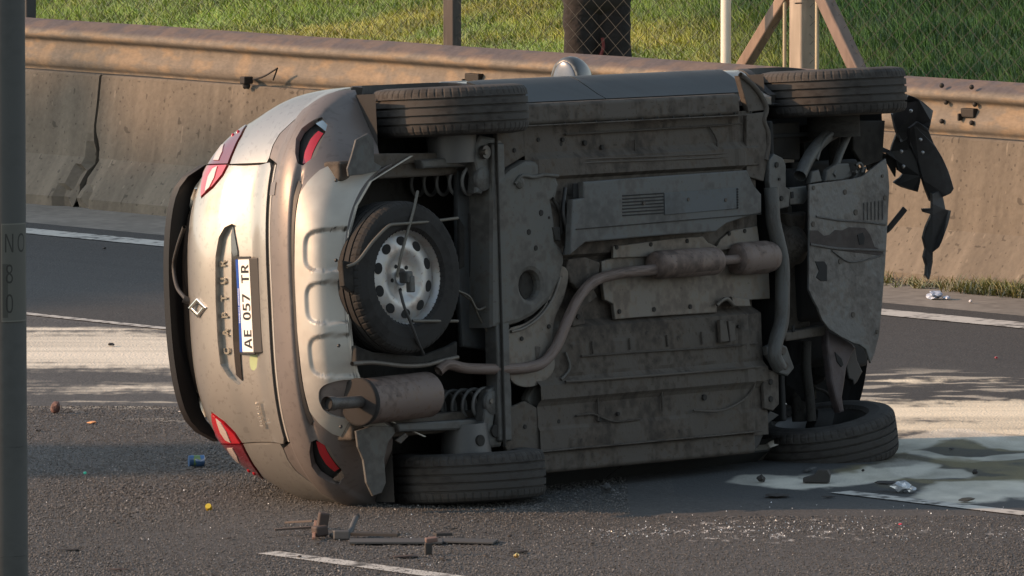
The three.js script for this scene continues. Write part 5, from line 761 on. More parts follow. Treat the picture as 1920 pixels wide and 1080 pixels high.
  for (const [y, yb, cx] of [[338, 1, 0], [759, -1, 0]]) {
    const arm = mesh('trailing_arm', yb > 0 ? [plate([[892, 268], [900, 252], [930, 258], [942, 290], [938, 312], [915, 340], [905, 365], [893, 362], [896, 330], [888, 300]], -0.09, 0.06, 0.015), plate([[790, 300], [880, 292], [890, 304], [880, 312], [795, 316]], -0.04, 0.05, 0.01)] : [plate([[916, 730], [930, 722], [932, 752], [925, 800], [946, 785], [952, 800], [940, 838], [905, 842], [886, 840], [890, 812], [908, 790], [912, 760]], -0.09, 0.06, 0.012), plate([[744, 794], [880, 786], [912, 790], [908, 806], [880, 806], [750, 810]], -0.05, 0.05, 0.01)], M.arm, car);
    mesh('bush', yb > 0 ? [disc(912, 285, -0.11, 0.03, 0.05, 18), disc(936, 272, -0.10, 0.02, 0.03, 16)] : [disc(902, 826, -0.105, 0.026, 0.03, 18), disc(930, 808, -0.10, 0.028, 0.04, 18)], yb > 0 ? M.steel : M.floorDark, arm);
    mesh('bolt', yb > 0 ? disc(912, 285, -0.125, 0.012, 0.02, 10) : disc(922, 752, -0.10, 0.012, 0.02, 10), M.shield, arm);
    const L0 = yb > 0 ? [772, 340] : [812, 762], L1 = yb > 0 ? [896, 336] : [914, 755]; const [X1, Y1] = atZ(L1[0], L1[1], -0.06), r = 0.062, turns = 5.2;
    // spring: stands upright in the car, so it lies along the picture
    const top = (() => { let Z = 0.1, p; for (let i = 0; i < 20; i++) { p = atX(L0[0], L0[1], X1 - 0.02); } return p; })();
    const pts = []; for (let i = 0; i <= 110; i++) { const t = i / 110, a = t * turns * 2 * Math.PI, Z = -0.06 + (top[2] + 0.06) * t; pts.push(v(X1 - 0.02 * t + r * Math.cos(a), Y1 + (top[1] - Y1) * t + r * Math.sin(a), Z)); }
    const sp = mesh('coil_spring', tube(pts, 0.0085, 260, 8), M.spring, car);
    mesh('spring_seat', [(() => { const g = lathe([[0, 0], [0.05, 0], [0.055, 0.02], [0.04, 0.03], [0, 0.03]], 24); g.translate(X1, -0.095, Y1); return g; })()], M.arm, sp);
    mesh('damper', rod(v(X1 - 0.06, Y1 + yb * 0.10, -0.04), v(X1 - 0.22, Y1 + yb * 0.10, 0.30), 0.026, 0.026, 16), M.floorDark, car);
    mesh('hub', [rod(v(0, yb * 0.56, 0), v(0, yb * 0.70, 0), 0.10, 0.11, 24), rod(v(0.12, yb * 0.58, -0.03), v(0, yb * 0.60, 0), 0.05, 0.06, 14)], M.rimDark, car);
  }
  mesh('loose_clip', plate([[742, 826], [760, 812], [766, 818], [752, 832]], -0.05, 0.01, 0.002), M.rail, car);
}
// ---- front end: subframe, skid plate, suspension, torn bumper
{
  const arm = mesh('subframe_tube', tube([[1446, 352], [1448, 385], [1450, 415], [1458, 450], [1466, 490], [1467, 560], [1465, 605], [1455, 640], [1452, 668], [1462, 690]].map(([x, y]) => vz(x, y, -0.145)), 0.034, 60, 14), M.arm, car);
  const br = mesh('subframe_bracket', plate([[1443, 300], [1452, 288], [1468, 296], [1474, 310], [1474, 350], [1482, 356], [1480, 388], [1462, 392], [1448, 380], [1442, 340]], -0.125, 0.03, 0.005), M.arm, car);
  for (const [px, py, r] of [[1457, 309, 0.013], [1462, 336, 0.007], [1466, 372, 0.012]]) mesh('bolt', disc(px, py, -0.13, r, 0.01, 12), M.floorDark, br);
  mesh('subframe_bracket', plate([[1480, 352], [1512, 348], [1516, 370], [1508, 382], [1482, 384]], -0.11, 0.03, 0.005), M.arm, car);
  mesh('slot', plate([[1483, 360], [1488, 359], [1489, 371], [1484, 372]], -0.114, 0.006, 0.001), M.shell, car);
  const lb = mesh('subframe_bracket', plate([[1438, 650], [1458, 640], [1476, 650], [1482, 668], [1490, 690], [1478, 705], [1462, 700], [1450, 680], [1440, 665]], -0.135, 0.03, 0.006), M.arm, car);
  for (const [px, py] of [[1469, 658], [1474, 686]]) mesh('bolt', disc(px, py, -0.14, 0.018, 0.012, 14), M.rail, lb);
  const ub = mesh('jacking_plate', plate([[1436, 690], [1460, 700], [1461, 758], [1450, 770], [1434, 766], [1432, 720]], -0.115, 0.02, 0.004), M.rail, car);
  for (const [px, py] of [[1446, 716], [1446, 748]]) mesh('bolt', disc(px, py, -0.12, 0.014, 0.012, 12), M.floorDark, ub);
  mesh('crossmember', [plate([[1470, 624], [1552, 610], [1552, 628], [1475, 640]], -0.08, 0.08, 0.008), plate([[1478, 384], [1520, 380], [1520, 612], [1480, 620]], 0.02, 0.05, 0.01)], M.rail, car);
  mesh('slot', plate([[1486, 611], [1490, 610], [1491, 622], [1487, 623]], -0.084, 0.006, 0.001), M.shell, car);
  mesh('gearbox_cover', [(() => { const g = lathe([[0, -0.03], [0.03, -0.03], [0.05, 0.0], [0.085, 0.02], [0.09, 0.05], [0.12, 0.10], [0.12, 0.2], [0, 0.2]], 32); g.translate(...vz(1500, 460, -0.06).toArray()); return g; })(), plate([[1478, 400], [1514, 396], [1512, 430], [1486, 436]], -0.03, 0.08, 0.02)], M.rail, car);
  mesh('engine_block', [rbox(0.55, 0.42, 0.62, 0.05, [2.62, 0.22, 0.05]), rbox(0.30, 0.25, 0.9, 0.05, [2.5, 0.15, 0]), rbox(0.5, 0.06, 0.95, 0.02, [2.95, 0.3, 0])], M.shell, car);
  mesh('firewall', rbox(0.03, 0.6, 1.34, 0.01, [2.12, 0.22, 0]), M.shell, car);
  // engine skid plate
  const skO = [[1518, 346], [1545, 342], [1572, 339], [1600, 335], [1618, 330], [1640, 312], [1661, 297], [1666, 322], [1668, 351], [1664, 430], [1660, 499], [1658, 520], [1654, 575], [1649, 628], [1641, 660], [1633, 681], [1629, 670], [1624, 655], [1612, 646], [1602, 644], [1578, 632], [1555, 617], [1542, 600], [1534, 578], [1524, 560], [1517, 543], [1518, 450]];
  const sk = mesh('engine_guard', plate(skO, -0.155, 0.012, 0.003), M.skid, car, 'dented grey engine guard plate with a dark stained band');
  mesh('stain', plate([[1519, 432], [1534, 432], [1545, 442], [1556, 440], [1566, 431], [1580, 432], [1592, 426], [1622, 427], [1632, 440], [1640, 462], [1656, 472], [1656, 480], [1610, 474], [1560, 468], [1519, 460]], -0.157, 0.003, 0.0008), M.rust, sk);
  mesh('slot', plate([[1608, 440], [1618, 436], [1622, 446], [1620, 458], [1612, 459]], -0.160, 0.004, 0.001), M.shell, sk);
  mesh('opening', plate([[1529, 490], [1546, 490], [1551, 498], [1551, 527], [1540, 527], [1531, 520], [1536, 508]], -0.158, 0.004, 0.001), M.shell, sk);
  for (const [px, py, r] of [[1585, 360, 0.012], [1605, 398, 0.014], [1660, 371, 0.012], [1526, 352, 0.01], [1525, 420, 0.012], [1576, 490, 0.013], [1600, 590, 0.013], [1655, 330, 0.008], [1645, 622, 0.010]]) mesh('dimple', disc(px, py, -0.158, r, 0.004, 14), M.rail, sk);
  mesh('press_line', [rodZ([[1530, 406, -0.156], [1575, 413, -0.158], [1620, 416, -0.158], [1660, 421, -0.156]], 0.005, 24), rodZ([[1519, 458, -0.157], [1570, 466, -0.158], [1620, 468, -0.158], [1656, 470, -0.157]], 0.006, 24), rodZ([[1560, 470, -0.157], [1590, 490, -0.158], [1620, 488, -0.158], [1656, 478, -0.157]], 0.004, 24)], M.skid, sk);
  for (let i = 0; i < 6; i++) mesh('rib', rodZ([[1620 + i * 7, 380 - i, -0.157], [1620 + i * 7, 412, -0.157]], 0.003, 6), M.skid, sk);
  // notched upper edge pieces
  mesh('guard_tab', [plate([[1520, 344], [1524, 322], [1536, 318], [1542, 340]], -0.12, 0.03, 0.005), plate([[1548, 340], [1552, 318], [1570, 306], [1592, 306], [1598, 330], [1580, 338]], -0.11, 0.03, 0.006), plate([[1600, 336], [1612, 318], [1626, 312], [1622, 328]], -0.12, 0.03, 0.005)], M.arm, car);
  // upper suspension: arms, strut and drive shaft
  mesh('wishbone', [tube([vz(1500, 330, -0.09), vz(1520, 290, -0.06), vz(1548, 258, -0.04), vz(1586, 236, -0.03)], 0.03, 30, 10), tube([vz(1560, 330, -0.10), vz(1574, 290, -0.07), vz(1590, 250, -0.05), vz(1592, 232, -0.04)], 0.018, 30, 10)], M.arm, car);
  mesh('anti_roll_bar', tube([vz(1530, 300, -0.08), vz(1542, 268, -0.07), vz(1570, 245, -0.06), vz(1600, 240, -0.06)], 0.011, 30, 8), M.arm, car);
  mesh('bush_ring', [rodZ([[1604, 310, -0.13], [1612, 306, -0.13], [1618, 314, -0.13], [1616, 324, -0.13]], 0.007, 16), disc(1606, 322, -0.135, 0.008, 0.02, 10)], M.arm, car);
  mesh('drive_shaft', rod(v(WB + 0.02, 0.25, 0.02), v(WB, 0.68, 0.0), 0.026, 0.03, 14), M.floorDark, car);
  mesh('strut', [rod(v(WB, 0.62, 0.02), v(WB - 0.05, 0.56, 0.5), 0.04, 0.04, 16), rod(v(WB, 0.58, 0), v(WB, 0.70, 0), 0.12, 0.12, 24)], M.floorDark, car);
  mesh('inner_fender', plate([[1448, 232], [1500, 228], [1500, 300], [1452, 296]], 0.10, 0.02, 0.005), M.floorDark, car); mesh('inner_fender', [plate([[1600, 226], [1660, 226], [1655, 300], [1620, 312], [1600, 280]], 0.05, 0.02, 0.005)], M.floorDark, car);
  // lower suspension: torn arms hanging down to the broken wheel
  mesh('torn_arm', [plate([[1553, 617], [1575, 628], [1598, 642], [1606, 652], [1596, 668], [1588, 690], [1584, 720], [1580, 745], [1584, 772], [1576, 774], [1568, 750], [1560, 715], [1556, 680], [1552, 650]], -0.10, 0.04, 0.01)], mat([0.085, 0.072, 0.075], 0.6, 0.35, { map: dustT2 }), car, 'torn dull purple grey suspension arm');
  mesh('torn_arm_hole', plate([[1566, 660], [1578, 672], [1582, 684], [1578, 688], [1570, 678]], -0.104, 0.006, 0.001), M.shell, car);
  mesh('torn_piece', plate([[1588, 650], [1604, 652], [1608, 676], [1618, 697], [1612, 708], [1608, 716], [1602, 722], [1600, 714], [1592, 710], [1588, 690]], -0.06, 0.03, 0.006), M.black, car);
  mesh('lower_arm', [tube([vz(1512, 640, -0.02), vz(1512, 690, -0.02), vz(1518, 740, -0.02), vz(1522, 790, -0.03)], 0.022, 30, 10), tube([vz(1528, 728, 0.0), vz(1548, 735, 0.0), vz(1558, 746, 0.0)], 0.007, 16, 6), tube([vz(1500, 650, 0.06), vz(1496, 720, 0.06), vz(1500, 790, 0.05)], 0.035, 24, 10)], M.floorDark, car);
  mesh('knuckle', [lump(0.10, 0.09, 0.09, 6).translate(...vz(1532, 690, 0.14).toArray()), lump(0.07, 0.10, 0.12, 9).translate(...vz(1490, 720, 0.08).toArray()), rod(vz(1522, 790, 0.0), vz(1545, 800, -0.03), 0.06, 0.09, 18)], M.shell, car);
  mesh('corner_trim', plate([[1420, 800], [1445, 770], [1462, 778], [1440, 796], [1424, 836], [1412, 850], [1408, 838]], -0.09, 0.03, 0.008), M.trim, car);
  // torn front bumper hanging from the upper corner
  const at2 = (px, py, d) => { const p = onPlane(px, py, CO.clone().add(CF.clone().multiplyScalar(3.2)).add(V(0, 0, d)), V(0.25, 0, 1).normalize()); return p; };
  const inv = car.quaternion.clone().invert();
  function torn(px, d, th, m, name, crumple = 0.03, label) {   // a jagged sheet of plastic with thickness, crumpled
    const P = px.map(([x, y]) => at2(x, y, d)), cx = P.reduce((s, p) => s.add(p), V(0, 0, 0)).multiplyScalar(1 / P.length), ex = V(1, 0, -0.25).normalize(), ey = V(0, 1, 0), ez = ex.clone().cross(ey);
    const sh = new THREE.Shape(resample(P.map((p) => { const q = p.clone().sub(cx); return [q.dot(ex), q.dot(ey)]; }), 0.03, false).map(([a, b]) => new THREE.Vector2(a, b)));
    const g = new THREE.ExtrudeGeometry(sh, { depth: th, bevelEnabled: true, bevelSize: 0.002, bevelThickness: 0.002, bevelSegments: 1, steps: 1 }), p = g.attributes.position;
    for (let i = 0; i < p.count; i++) { const x = p.getX(i), y = p.getY(i), f = (fbm(x * 9 + d * 7 + 3, y * 7 + px[0][0], 2) - 0.5) * 2 * crumple + crumple * 1.1 * Math.sin(x * 28 + y * 11 + d * 9); const q = cx.clone().add(ex.clone().multiplyScalar(x)).add(ey.clone().multiplyScalar(y)).add(ez.clone().multiplyScalar(p.getZ(i) + f)).sub(CO).applyQuaternion(inv); p.setXYZ(i, q.x, q.y, q.z); }
    g.computeVertexNormals(); mesh(name, boxUV(g), m, car, label);
  }
  const tm = mat([0.028, 0.028, 0.030], 0.55, 0, { map: dustT2 });
  torn([[1698, 178], [1706, 181], [1722, 190], [1744, 207], [1737, 225], [1733, 242], [1712, 238], [1700, 262], [1688, 266], [1680, 240], [1676, 215]], 0.0, 0.03, tm, 'torn_bumper', 0.03, 'torn black bumper corner beside the front wheel');
  torn([[1733, 240], [1744, 268], [1757, 292], [1770, 320], [1780, 352], [1774, 360], [1760, 368], [1744, 376], [1736, 356], [1726, 328], [1720, 300], [1706, 270], [1704, 240], [1716, 228]], 0.06, 0.03, tm, 'torn_bumper', 0.025, 'long torn strip of black bumper hanging at the front');
  torn([[1680, 250], [1708, 244], [1722, 300], [1720, 338], [1716, 358], [1702, 354], [1690, 350], [1676, 342], [1688, 334], [1694, 326], [1684, 318], [1680, 300], [1662, 286], [1646, 285], [1654, 276], [1672, 284]], -0.05, 0.02, M.black, 'torn_bumper', 0.03, 'jagged torn inner piece of the black bumper');
  torn([[1742, 362], [1758, 358], [1764, 366], [1766, 378], [1768, 392], [1780, 395], [1776, 410], [1771, 424], [1764, 440], [1756, 462], [1747, 472], [1748, 492], [1744, 512], [1740, 523], [1735, 516], [1738, 498], [1733, 482], [1736, 466], [1730, 446], [1734, 424], [1742, 400], [1728, 396], [1726, 391], [1742, 390]], 0.08, 0.03, tm, 'torn_bumper', 0.02, 'ragged shred of black plastic hanging lowest at the front');
  torn([[1692, 388], [1698, 394], [1670, 430], [1664, 436], [1665, 424]], -0.02, 0.015, tm, 'torn_bumper', 0.004, 'short straight black strip sticking out beside the engine guard');
  torn([[1622, 300], [1646, 285], [1672, 292], [1676, 330], [1660, 300], [1640, 312], [1626, 318]], -0.12, 0.02, M.floorDark, 'torn_bumper', 0.02, 'dark torn lip above the engine guard');
  mesh('screw', [[1708, 208], [1726, 262], [1730, 286], [1690, 284], [1694, 312]].map(([x, y]) => { const q = at2(x, y, 0.14).sub(CO).applyQuaternion(inv); const g = new THREE.SphereGeometry(0.009, 8, 6); g.translate(q.x, q.y, q.z); return g; }), mat([0.3, 0.3, 0.3], 0.4, 0.6), car);
}
{ // right door mirror, showing over the flank
  const pz = [1.63, 0.905, 0.66];
  const g = new THREE.SphereGeometry(1, 28, 18), p = g.attributes.position; for (let i = 0; i < p.count; i++) { let x = p.getX(i), y = p.getY(i), z = p.getZ(i); x = x < -0.35 ? -0.35 : x; p.setXYZ(i, x * 0.13, y * 0.085 * (1 - 0.2 * x), z * 0.125); } g.computeVertexNormals(); g.translate(pz[0], pz[2], pz[1] - 0.03);
  const mr = mesh('door_mirror', g, mat([0.05, 0.052, 0.05], 0.3, 0, { clearcoat: 0.6 }), car);
  const l = new THREE.SphereGeometry(1, 24, 12); l.scale(0.012, 0.068, 0.105); l.translate(pz[0] - 0.046, pz[2], pz[1] - 0.03); mesh('mirror_glass', l, mat([0.10, 0.12, 0.15], 0.25, 0.3), mr);
  mesh('mirror_foot', bar(V(pz[0] + 0.02, pz[2] - 0.06, pz[1] - 0.05), V(pz[0] + 0.06, pz[2] - 0.11, 0.86), 0.05, 0.04), M.black, mr);
}

// ------------------------------------------------------------------ two added, unseen trees left of the view, shaped to shade road and barrier
function tree(x, z, h, rx, ry, rz, cy, n, label, sd, size) {
  const old = seed_; seed_ = sd; const t = base('added_shade_tree', label, 'tree', V(x, 0, z)); const bark = mat([0.10, 0.075, 0.055], 0.95), limbs = [];
  const tr = [tube([V(0, -0.1, 0), V(0.04, h * 0.3, 0.03), V(-0.03, cy, 0.0)], 0.02 * h, 12, 9)]; for (let i = 0; i < 9; i++) { const a = rr(0, 6.28), y = rr(h * 0.3, cy); tr.push(tube([V(0, y, 0), V(Math.cos(a) * rx * 0.4, y + ry * 0.25, Math.sin(a) * rz * 0.4), V(Math.cos(a) * rx * 0.8, cy + rr(-0.4, 0.5) * ry, Math.sin(a) * rz * 0.8)], 0.025, 10, 6)); }
  const tm = mesh('trunk', tr, bark, t);
  const g = bladeClump(10, 0.22, 0.05, 0.10, 0.8, sd + 5), im = new THREE.InstancedMesh(g, leafMat, n), M4 = new THREE.Matrix4(), q = new THREE.Quaternion(), c = new THREE.Color(); im.name = 'crown'; im.userData.kind = 'stuff'; im.castShadow = true;
  for (let i = 0; i < n; i++) { let a, b, d; do { a = rr(-1, 1); b = rr(-1, 1); d = rr(-1, 1); } while (a * a + b * b + d * d > 1 || fbm(a * 2.6 + sd, b * 2.6 + d * 2.1, 2) < 0.36); q.setFromEuler(new THREE.Euler(rr(0, 6.28), rr(0, 6.28), rr(0, 6.28))); M4.compose(V(a * rx, cy + b * ry, d * rz), q, V(1, 1, 1).multiplyScalar(size * rr(0.8, 1.4))); im.setMatrixAt(i, M4); const k = rr(0.6, 1.3); im.setColorAt(i, c.setRGB(0.06 * k, 0.095 * k, 0.025 * k)); }
  t.add(im); seed_ = old;
}
tree(-52, -50.5, 14, 3.5, 4.0, 9.0, 15.35, 16000, 'added tall broad tree, unseen far beyond the left edge, shaped for its shade', 71, 3.2);
tree(-31, -38.6, 9, 0.95, 4.6, 0.95, 7.5, 8000, 'added tall slim tree, unseen beyond the left edge, shaped for its shade', 72, 1.6);

// ------------------------------------------------------------------ grey lamp pole in the foreground
{
  const D = 30, p = onPlane(4, 540, V(0, 0, -D), V(0, 0, 1)); const m = mat([0.062, 0.066, 0.066], 0.75, 0, { map: blotch(0.85, 1.1, 6, 40, 51) });
  const pole = base('lamp_pole', 'dark grey round lamp pole in the foreground at the left edge, with a lettered plate', 'lamp pole', V(p.x, 0, p.z));
  const cyl = lathe([[0, -0.1], [0.080, -0.1], [0.0795, 1.2], [0.0790, p.y - 0.865], [0.0808, p.y - 0.862], [0.0785, p.y - 0.855], [0.0755, 5.5], [0.05, 8.5], [0, 8.5]], 48); mesh('shaft', boxUV(cyl), m, pole);
  const yA = onPlane(30, 416, p, V(0, 0, 1)).y, yB = onPlane(30, 600, p, V(0, 0, 1)).y, cv = document.createElement('canvas'); cv.width = 512; cv.height = 1024; const c = cv.getContext('2d');
  c.fillStyle = '#50514d'; c.fillRect(0, 0, 512, 1024); c.strokeStyle = '#64645f'; c.lineWidth = 16; c.strokeRect(6, 6, 500, 1012); c.fillStyle = '#262725'; c.font = '270px sans-serif'; c.fillText('N', 36, 300); c.fillText('O', 270, 300); c.fillText('8', 60, 620); c.fillText('0', 60, 930);
  c.fillStyle = 'rgba(20,20,20,0.35)'; c.fillRect(20, 420, 90, 560);
  const t = new THREE.CanvasTexture(cv); t.colorSpace = THREE.SRGBColorSpace; const a0 = 0.02, a1 = 1.25, h = yA - yB;   // wrapped round the right half of the shaft
  const g = new THREE.CylinderGeometry(0.0812, 0.0815, h, 24, 1, true, a0, a1); g.translate(0, (yA + yB) / 2, 0); mesh('number_plate', g, new THREE.MeshPhysicalMaterial({ map: t, roughness: 0.7, side: THREE.DoubleSide }), pole);
}

// ------------------------------------------------------------------ debris on the road
const darkM = mat([0.03, 0.027, 0.025], 0.7), brownM = mat([0.055, 0.038, 0.032], 0.75), greyM = mat([0.07, 0.07, 0.07], 0.6, 0.1);
function bit(px, py, name, label, cat, parts, group) { const p = ground(px, py, 0.0045), b = base(name, label, cat, p, group); for (const [n, g, m] of parts) mesh(n, g, m, b); return b; }
const shard = (w, h, d, sd, rot = [0, 0, 0], y = h / 2) => { const g = lump(w / 2, h / 2, d / 2, sd, 0.55, 1); g.applyMatrix4(new THREE.Matrix4().makeRotationFromEuler(new THREE.Euler(...rot))); g.computeBoundingBox(); g.translate(0, -g.boundingBox.min.y * 0.9, 0); return g; };
const one = (px, py, name, label, cat, w, h, d, sd, m, rot) => { const o = thingMesh(name, shard(w, h, d, sd, rot), m, label, cat); o.position.copy(ground(px, py, 0.0045)); return o; };
one(103, 774, 'brown_chunk', 'upright dark brown broken chunk on the road at the left', 'debris', 0.055, 0.075, 0.06, 2, mat([0.11, 0.055, 0.045], 0.7), [0.1, 0.3, -0.2]);
one(173, 794, 'orange_shard', 'small shiny orange shard on the road below the powder', 'shard', 0.06, 0.014, 0.05, 5, mat([0.75, 0.33, 0.12], 0.25, 0.2), [0, 0, 0.1]);
one(71, 808, 'dark_scrap', 'small flat black scrap beside the grey pole', 'debris', 0.04, 0.012, 0.05, 7, darkM);
one(209, 648, 'dark_lump', 'dark lump lying on the white powder at the left', 'debris', 0.045, 0.022, 0.05, 11, darkM);
one(196, 467, 'dark_pebble', 'tiny dark stone just inside the far edge line at the left', 'stone', 0.035, 0.02, 0.04, 12, darkM);
one(159, 890, 'green_shard', 'tiny turquoise glass shard in the shadow on the left', 'shard', 0.022, 0.02, 0.02, 14, mat([0.05, 0.42, 0.30], 0.15));
bit(368, 875, 'drink_can', 'crushed blue and green drink can lying on its side on the road', 'can', [['can_body', (() => { const g = new THREE.CylinderGeometry(0.026, 0.027, 0.068, 28, 10), p = g.attributes.position; for (let i = 0; i < p.count; i++) { const y = p.getY(i), d = 1 - 0.22 * noise(p.getX(i) * 70 + 4, y * 60) * (1 - Math.abs(y) / 0.05); p.setX(i, p.getX(i) * d); p.setZ(i, p.getZ(i) * d); } g.computeVertexNormals(); g.rotateZ(Math.PI / 2); g.rotateY(0.2); g.translate(0, 0.026, 0); return g; })(), mat([0.06, 0.14, 0.30], 0.3, 0.4)], ['green_band', (() => { const g = new THREE.CylinderGeometry(0.0272, 0.0275, 0.03, 28, 1, true); g.rotateZ(Math.PI / 2); g.rotateY(0.2); g.scale(1, 0.9, 0.9); g.translate(0, 0.0265, 0); return g; })(), mat([0.12, 0.22, 0.10], 0.35, 0.3)], ['rim', (() => { const g = new THREE.TorusGeometry(0.024, 0.0022, 6, 24); g.rotateY(Math.PI / 2); g.translate(0.034, 0.026, 0.0); g.rotateY(0.2); return g; })(), M.chrome]]);
bit(391, 956, 'bottle_cap', 'small shiny yellow bottle cap on the asphalt', 'bottle cap', [['cap', (() => { const g = new THREE.CylinderGeometry(0.013, 0.015, 0.018, 18); g.rotateX(0.9); g.rotateZ(0.3); g.translate(0, 0.012, 0); return g; })(), mat([0.62, 0.42, 0.04], 0.2, 0.5)]]);
one(130, 1032, 'dark_strip', 'thin dark strip of rubber lying nearest the grey pole', 'debris', 0.13, 0.012, 0.05, 17, darkM);
one(222, 1069, 'brown_strip', 'thin brown strip lying at the lower left edge of the picture', 'debris', 0.10, 0.010, 0.04, 19, brownM);
one(215, 978, 'black_crumb', 'black crumb of plastic between the yellow cap and the grey pole', 'debris', 0.022, 0.012, 0.02, 21, darkM);
one(345, 772, 'pale_strip', 'thin pale strip on the road under the edge of the car roof', 'debris', 0.07, 0.006, 0.05, 22, mat([0.6, 0.55, 0.48], 0.5));
{ // long broken trim piece in front of the car
  const P = ground(600, 1008, 0.0045), o = base('broken_bracket', 'dark brown broken metal bracket lying in front of the rear bumper', 'debris', P), L = (px, py, y) => { const q = ground(px, py, 0); return V(q.x - P.x, y, q.z - P.z); };
  mesh('upright', [rbox(0.045, 0.10, 0.03, 0.008, [0.01, 0.055, 0], [0.1, 0.3, -0.15]), rbox(0.06, 0.045, 0.05, 0.01, [0.0, 0.03, 0.02], [0, 0.5, 0.1])], brownM, o);
  mesh('blade', [bar(L(515, 1004, 0.02), L(598, 1003, 0.03), 0.03, 0.008), bar(L(540, 990, 0.02), L(592, 994, 0.035), 0.05, 0.008)], mat([0.075, 0.058, 0.05], 0.6, 0.2), o);
  mesh('tongue', bar(L(588, 1016, 0.01), L(592, 1002, 0.05), 0.012, 0.01), mat([0.24, 0.13, 0.09], 0.5), o);
  const P2 = ground(650, 1012, 0.0045), o2 = base('curved_clip', 'curved dark plastic hook standing beside the broken bracket', 'debris', P2), K = (px, py, y) => { const q = ground(px, py, 0); return V(q.x - P2.x, y, q.z - P2.z); };
  mesh('hook', [tube([K(622, 1010, 0.01), K(640, 1013, 0.012), K(655, 1010, 0.02), K(663, 1006, 0.05), K(668, 1004, 0.07)], 0.012, 24, 8), rbox(0.07, 0.04, 0.03, 0.008, [-0.02, 0.02, 0])], greyM, o2);
  mesh('tip', lump(0.02, 0.012, 0.02, 3).translate(...K(668, 1003, 0.075).toArray()), darkM, o2);
  const P3 = ground(800, 1018, 0.0045), o3 = base('trim_strip', 'long dark grey trim strip lying flat in front of the rear wheel', 'trim strip', P3), Q = (px, py, y) => { const q = ground(px, py, 0); return V(q.x - P3.x, y, q.z - P3.z); };
  mesh('strip', [bar(Q(655, 1020, 0.008), Q(830, 1020, 0.008), 0.14, 0.008), bar(Q(825, 1018, 0.007), Q(930, 1020, 0.006), 0.13, 0.007)], mat([0.06, 0.062, 0.064], 0.7), o3); mesh('dark_edge', bar(Q(660, 1011, 0.018), Q(748, 1013, 0.018), 0.05, 0.012), darkM, o3); mesh('dark_edge', bar(Q(815, 1012, 0.018), Q(845, 1011, 0.018), 0.05, 0.012), darkM, o3);
  const b = bit(803, 1040, 'clip_block', 'small upright dark block with a reddish top leaning on the trim strip', 'debris', [['block', rbox(0.03, 0.05, 0.02, 0.005, [0, 0.025, 0], [0.1, 0.2, 0]), darkM], ['top', rbox(0.05, 0.02, 0.03, 0.005, [0.012, 0.06, -0.01], [0.1, 0.2, 0.1]), mat([0.14, 0.09, 0.075], 0.6)]]);
}
one(968, 1046, 'gold_scrap', 'small shiny gold metal scrap near the lower edge of the picture', 'debris', 0.03, 0.03, 0.02, 33, mat([0.75, 0.52, 0.22], 0.2, 0.9));
one(975, 1036, 'dark_sliver', 'dark sliver just behind the gold metal scrap', 'debris', 0.11, 0.014, 0.05, 35, darkM);
one(955, 1007, 'black_nut', 'tiny black nut behind the dark sliver', 'debris', 0.022, 0.016, 0.02, 36, darkM);
one(760, 1045, 'brown_twig', 'thin broken brown strip in front of the trim strip', 'debris', 0.14, 0.014, 0.07, 38, mat([0.05, 0.035, 0.03], 0.8), [0, 0.3, 0]);
one(1136, 924, 'round_stone', 'dark round stone under the sill of the car', 'stone', 0.06, 0.055, 0.06, 41, mat([0.05, 0.05, 0.05], 0.9));
one(1428, 903, 'road_scrap', 'dark knobbly scrap at the edge of the wet patch', 'debris', 0.05, 0.04, 0.05, 43, darkM);
one(1455, 931, 'flat_shreds', 'flat black shreds of plastic on the shaded asphalt', 'debris', 0.14, 0.018, 0.12, 45, darkM);
one(1553, 933, 'black_strip', 'thin black strip near the end of the lane line', 'debris', 0.08, 0.010, 0.03, 46, darkM);
{ const sh = new THREE.Shape([[-0.06, 0], [0.045, 0], [0.05, 0.03], [0.04, 0.048], [0.005, 0.05], [-0.015, 0.025], [-0.06, 0.012]].map(([a, b]) => new THREE.Vector2(a, b))), g = new THREE.ExtrudeGeometry(sh, { depth: 0.05, bevelEnabled: true, bevelSize: 0.004, bevelThickness: 0.004, bevelSegments: 2 }); g.translate(0, 0.004, -0.025); const o = thingMesh('wedge_piece', boxUV(g), darkM, 'black wedge shaped plastic piece on the white film beside the front wheel', 'debris'); o.position.copy(ground(1534, 904, 0.0045)); o.rotation.y = -0.15; }
one(1517, 884, 'pale_sliver', 'thin pale grey sliver behind the black wedge', 'debris', 0.08, 0.02, 0.06, 49, greyM, [0, 0.4, 0.25]);
bit(1682, 922, 'crumpled_lens', 'crumpled clear plastic lamp piece with a dark tail on the wet road', 'lamp piece', [['lens', [lump(0.06, 0.035, 0.06, 51, 0.6).translate(0.02, 0.025, 0), lump(0.03, 0.02, 0.03, 52, 0.6).translate(0.06, 0.015, 0.03)], mat([0.42, 0.45, 0.48], 0.15, 0.3)], ['tail', lump(0.07, 0.012, 0.04, 53, 0.6).translate(-0.06, 0.035, -0.05), darkM]]);
one(1812, 940, 'brown_fragment', 'thin dark and brown fragment at the right end of the lane line', 'debris', 0.09, 0.022, 0.06, 55, mat([0.09, 0.07, 0.05], 0.7), [0, 0.2, 0.1]);
one(1828, 889, 'black_stub', 'small black stub standing in the milky puddle', 'debris', 0.035, 0.03, 0.03, 57, darkM);
one(1784, 843, 'black_flake', 'small black flake at the top of the olive pool', 'debris', 0.035, 0.012, 0.04, 58, darkM);
one(1618, 884, 'black_speck', 'black speck on the white film right of the black wedge', 'debris', 0.018, 0.014, 0.02, 59, darkM);
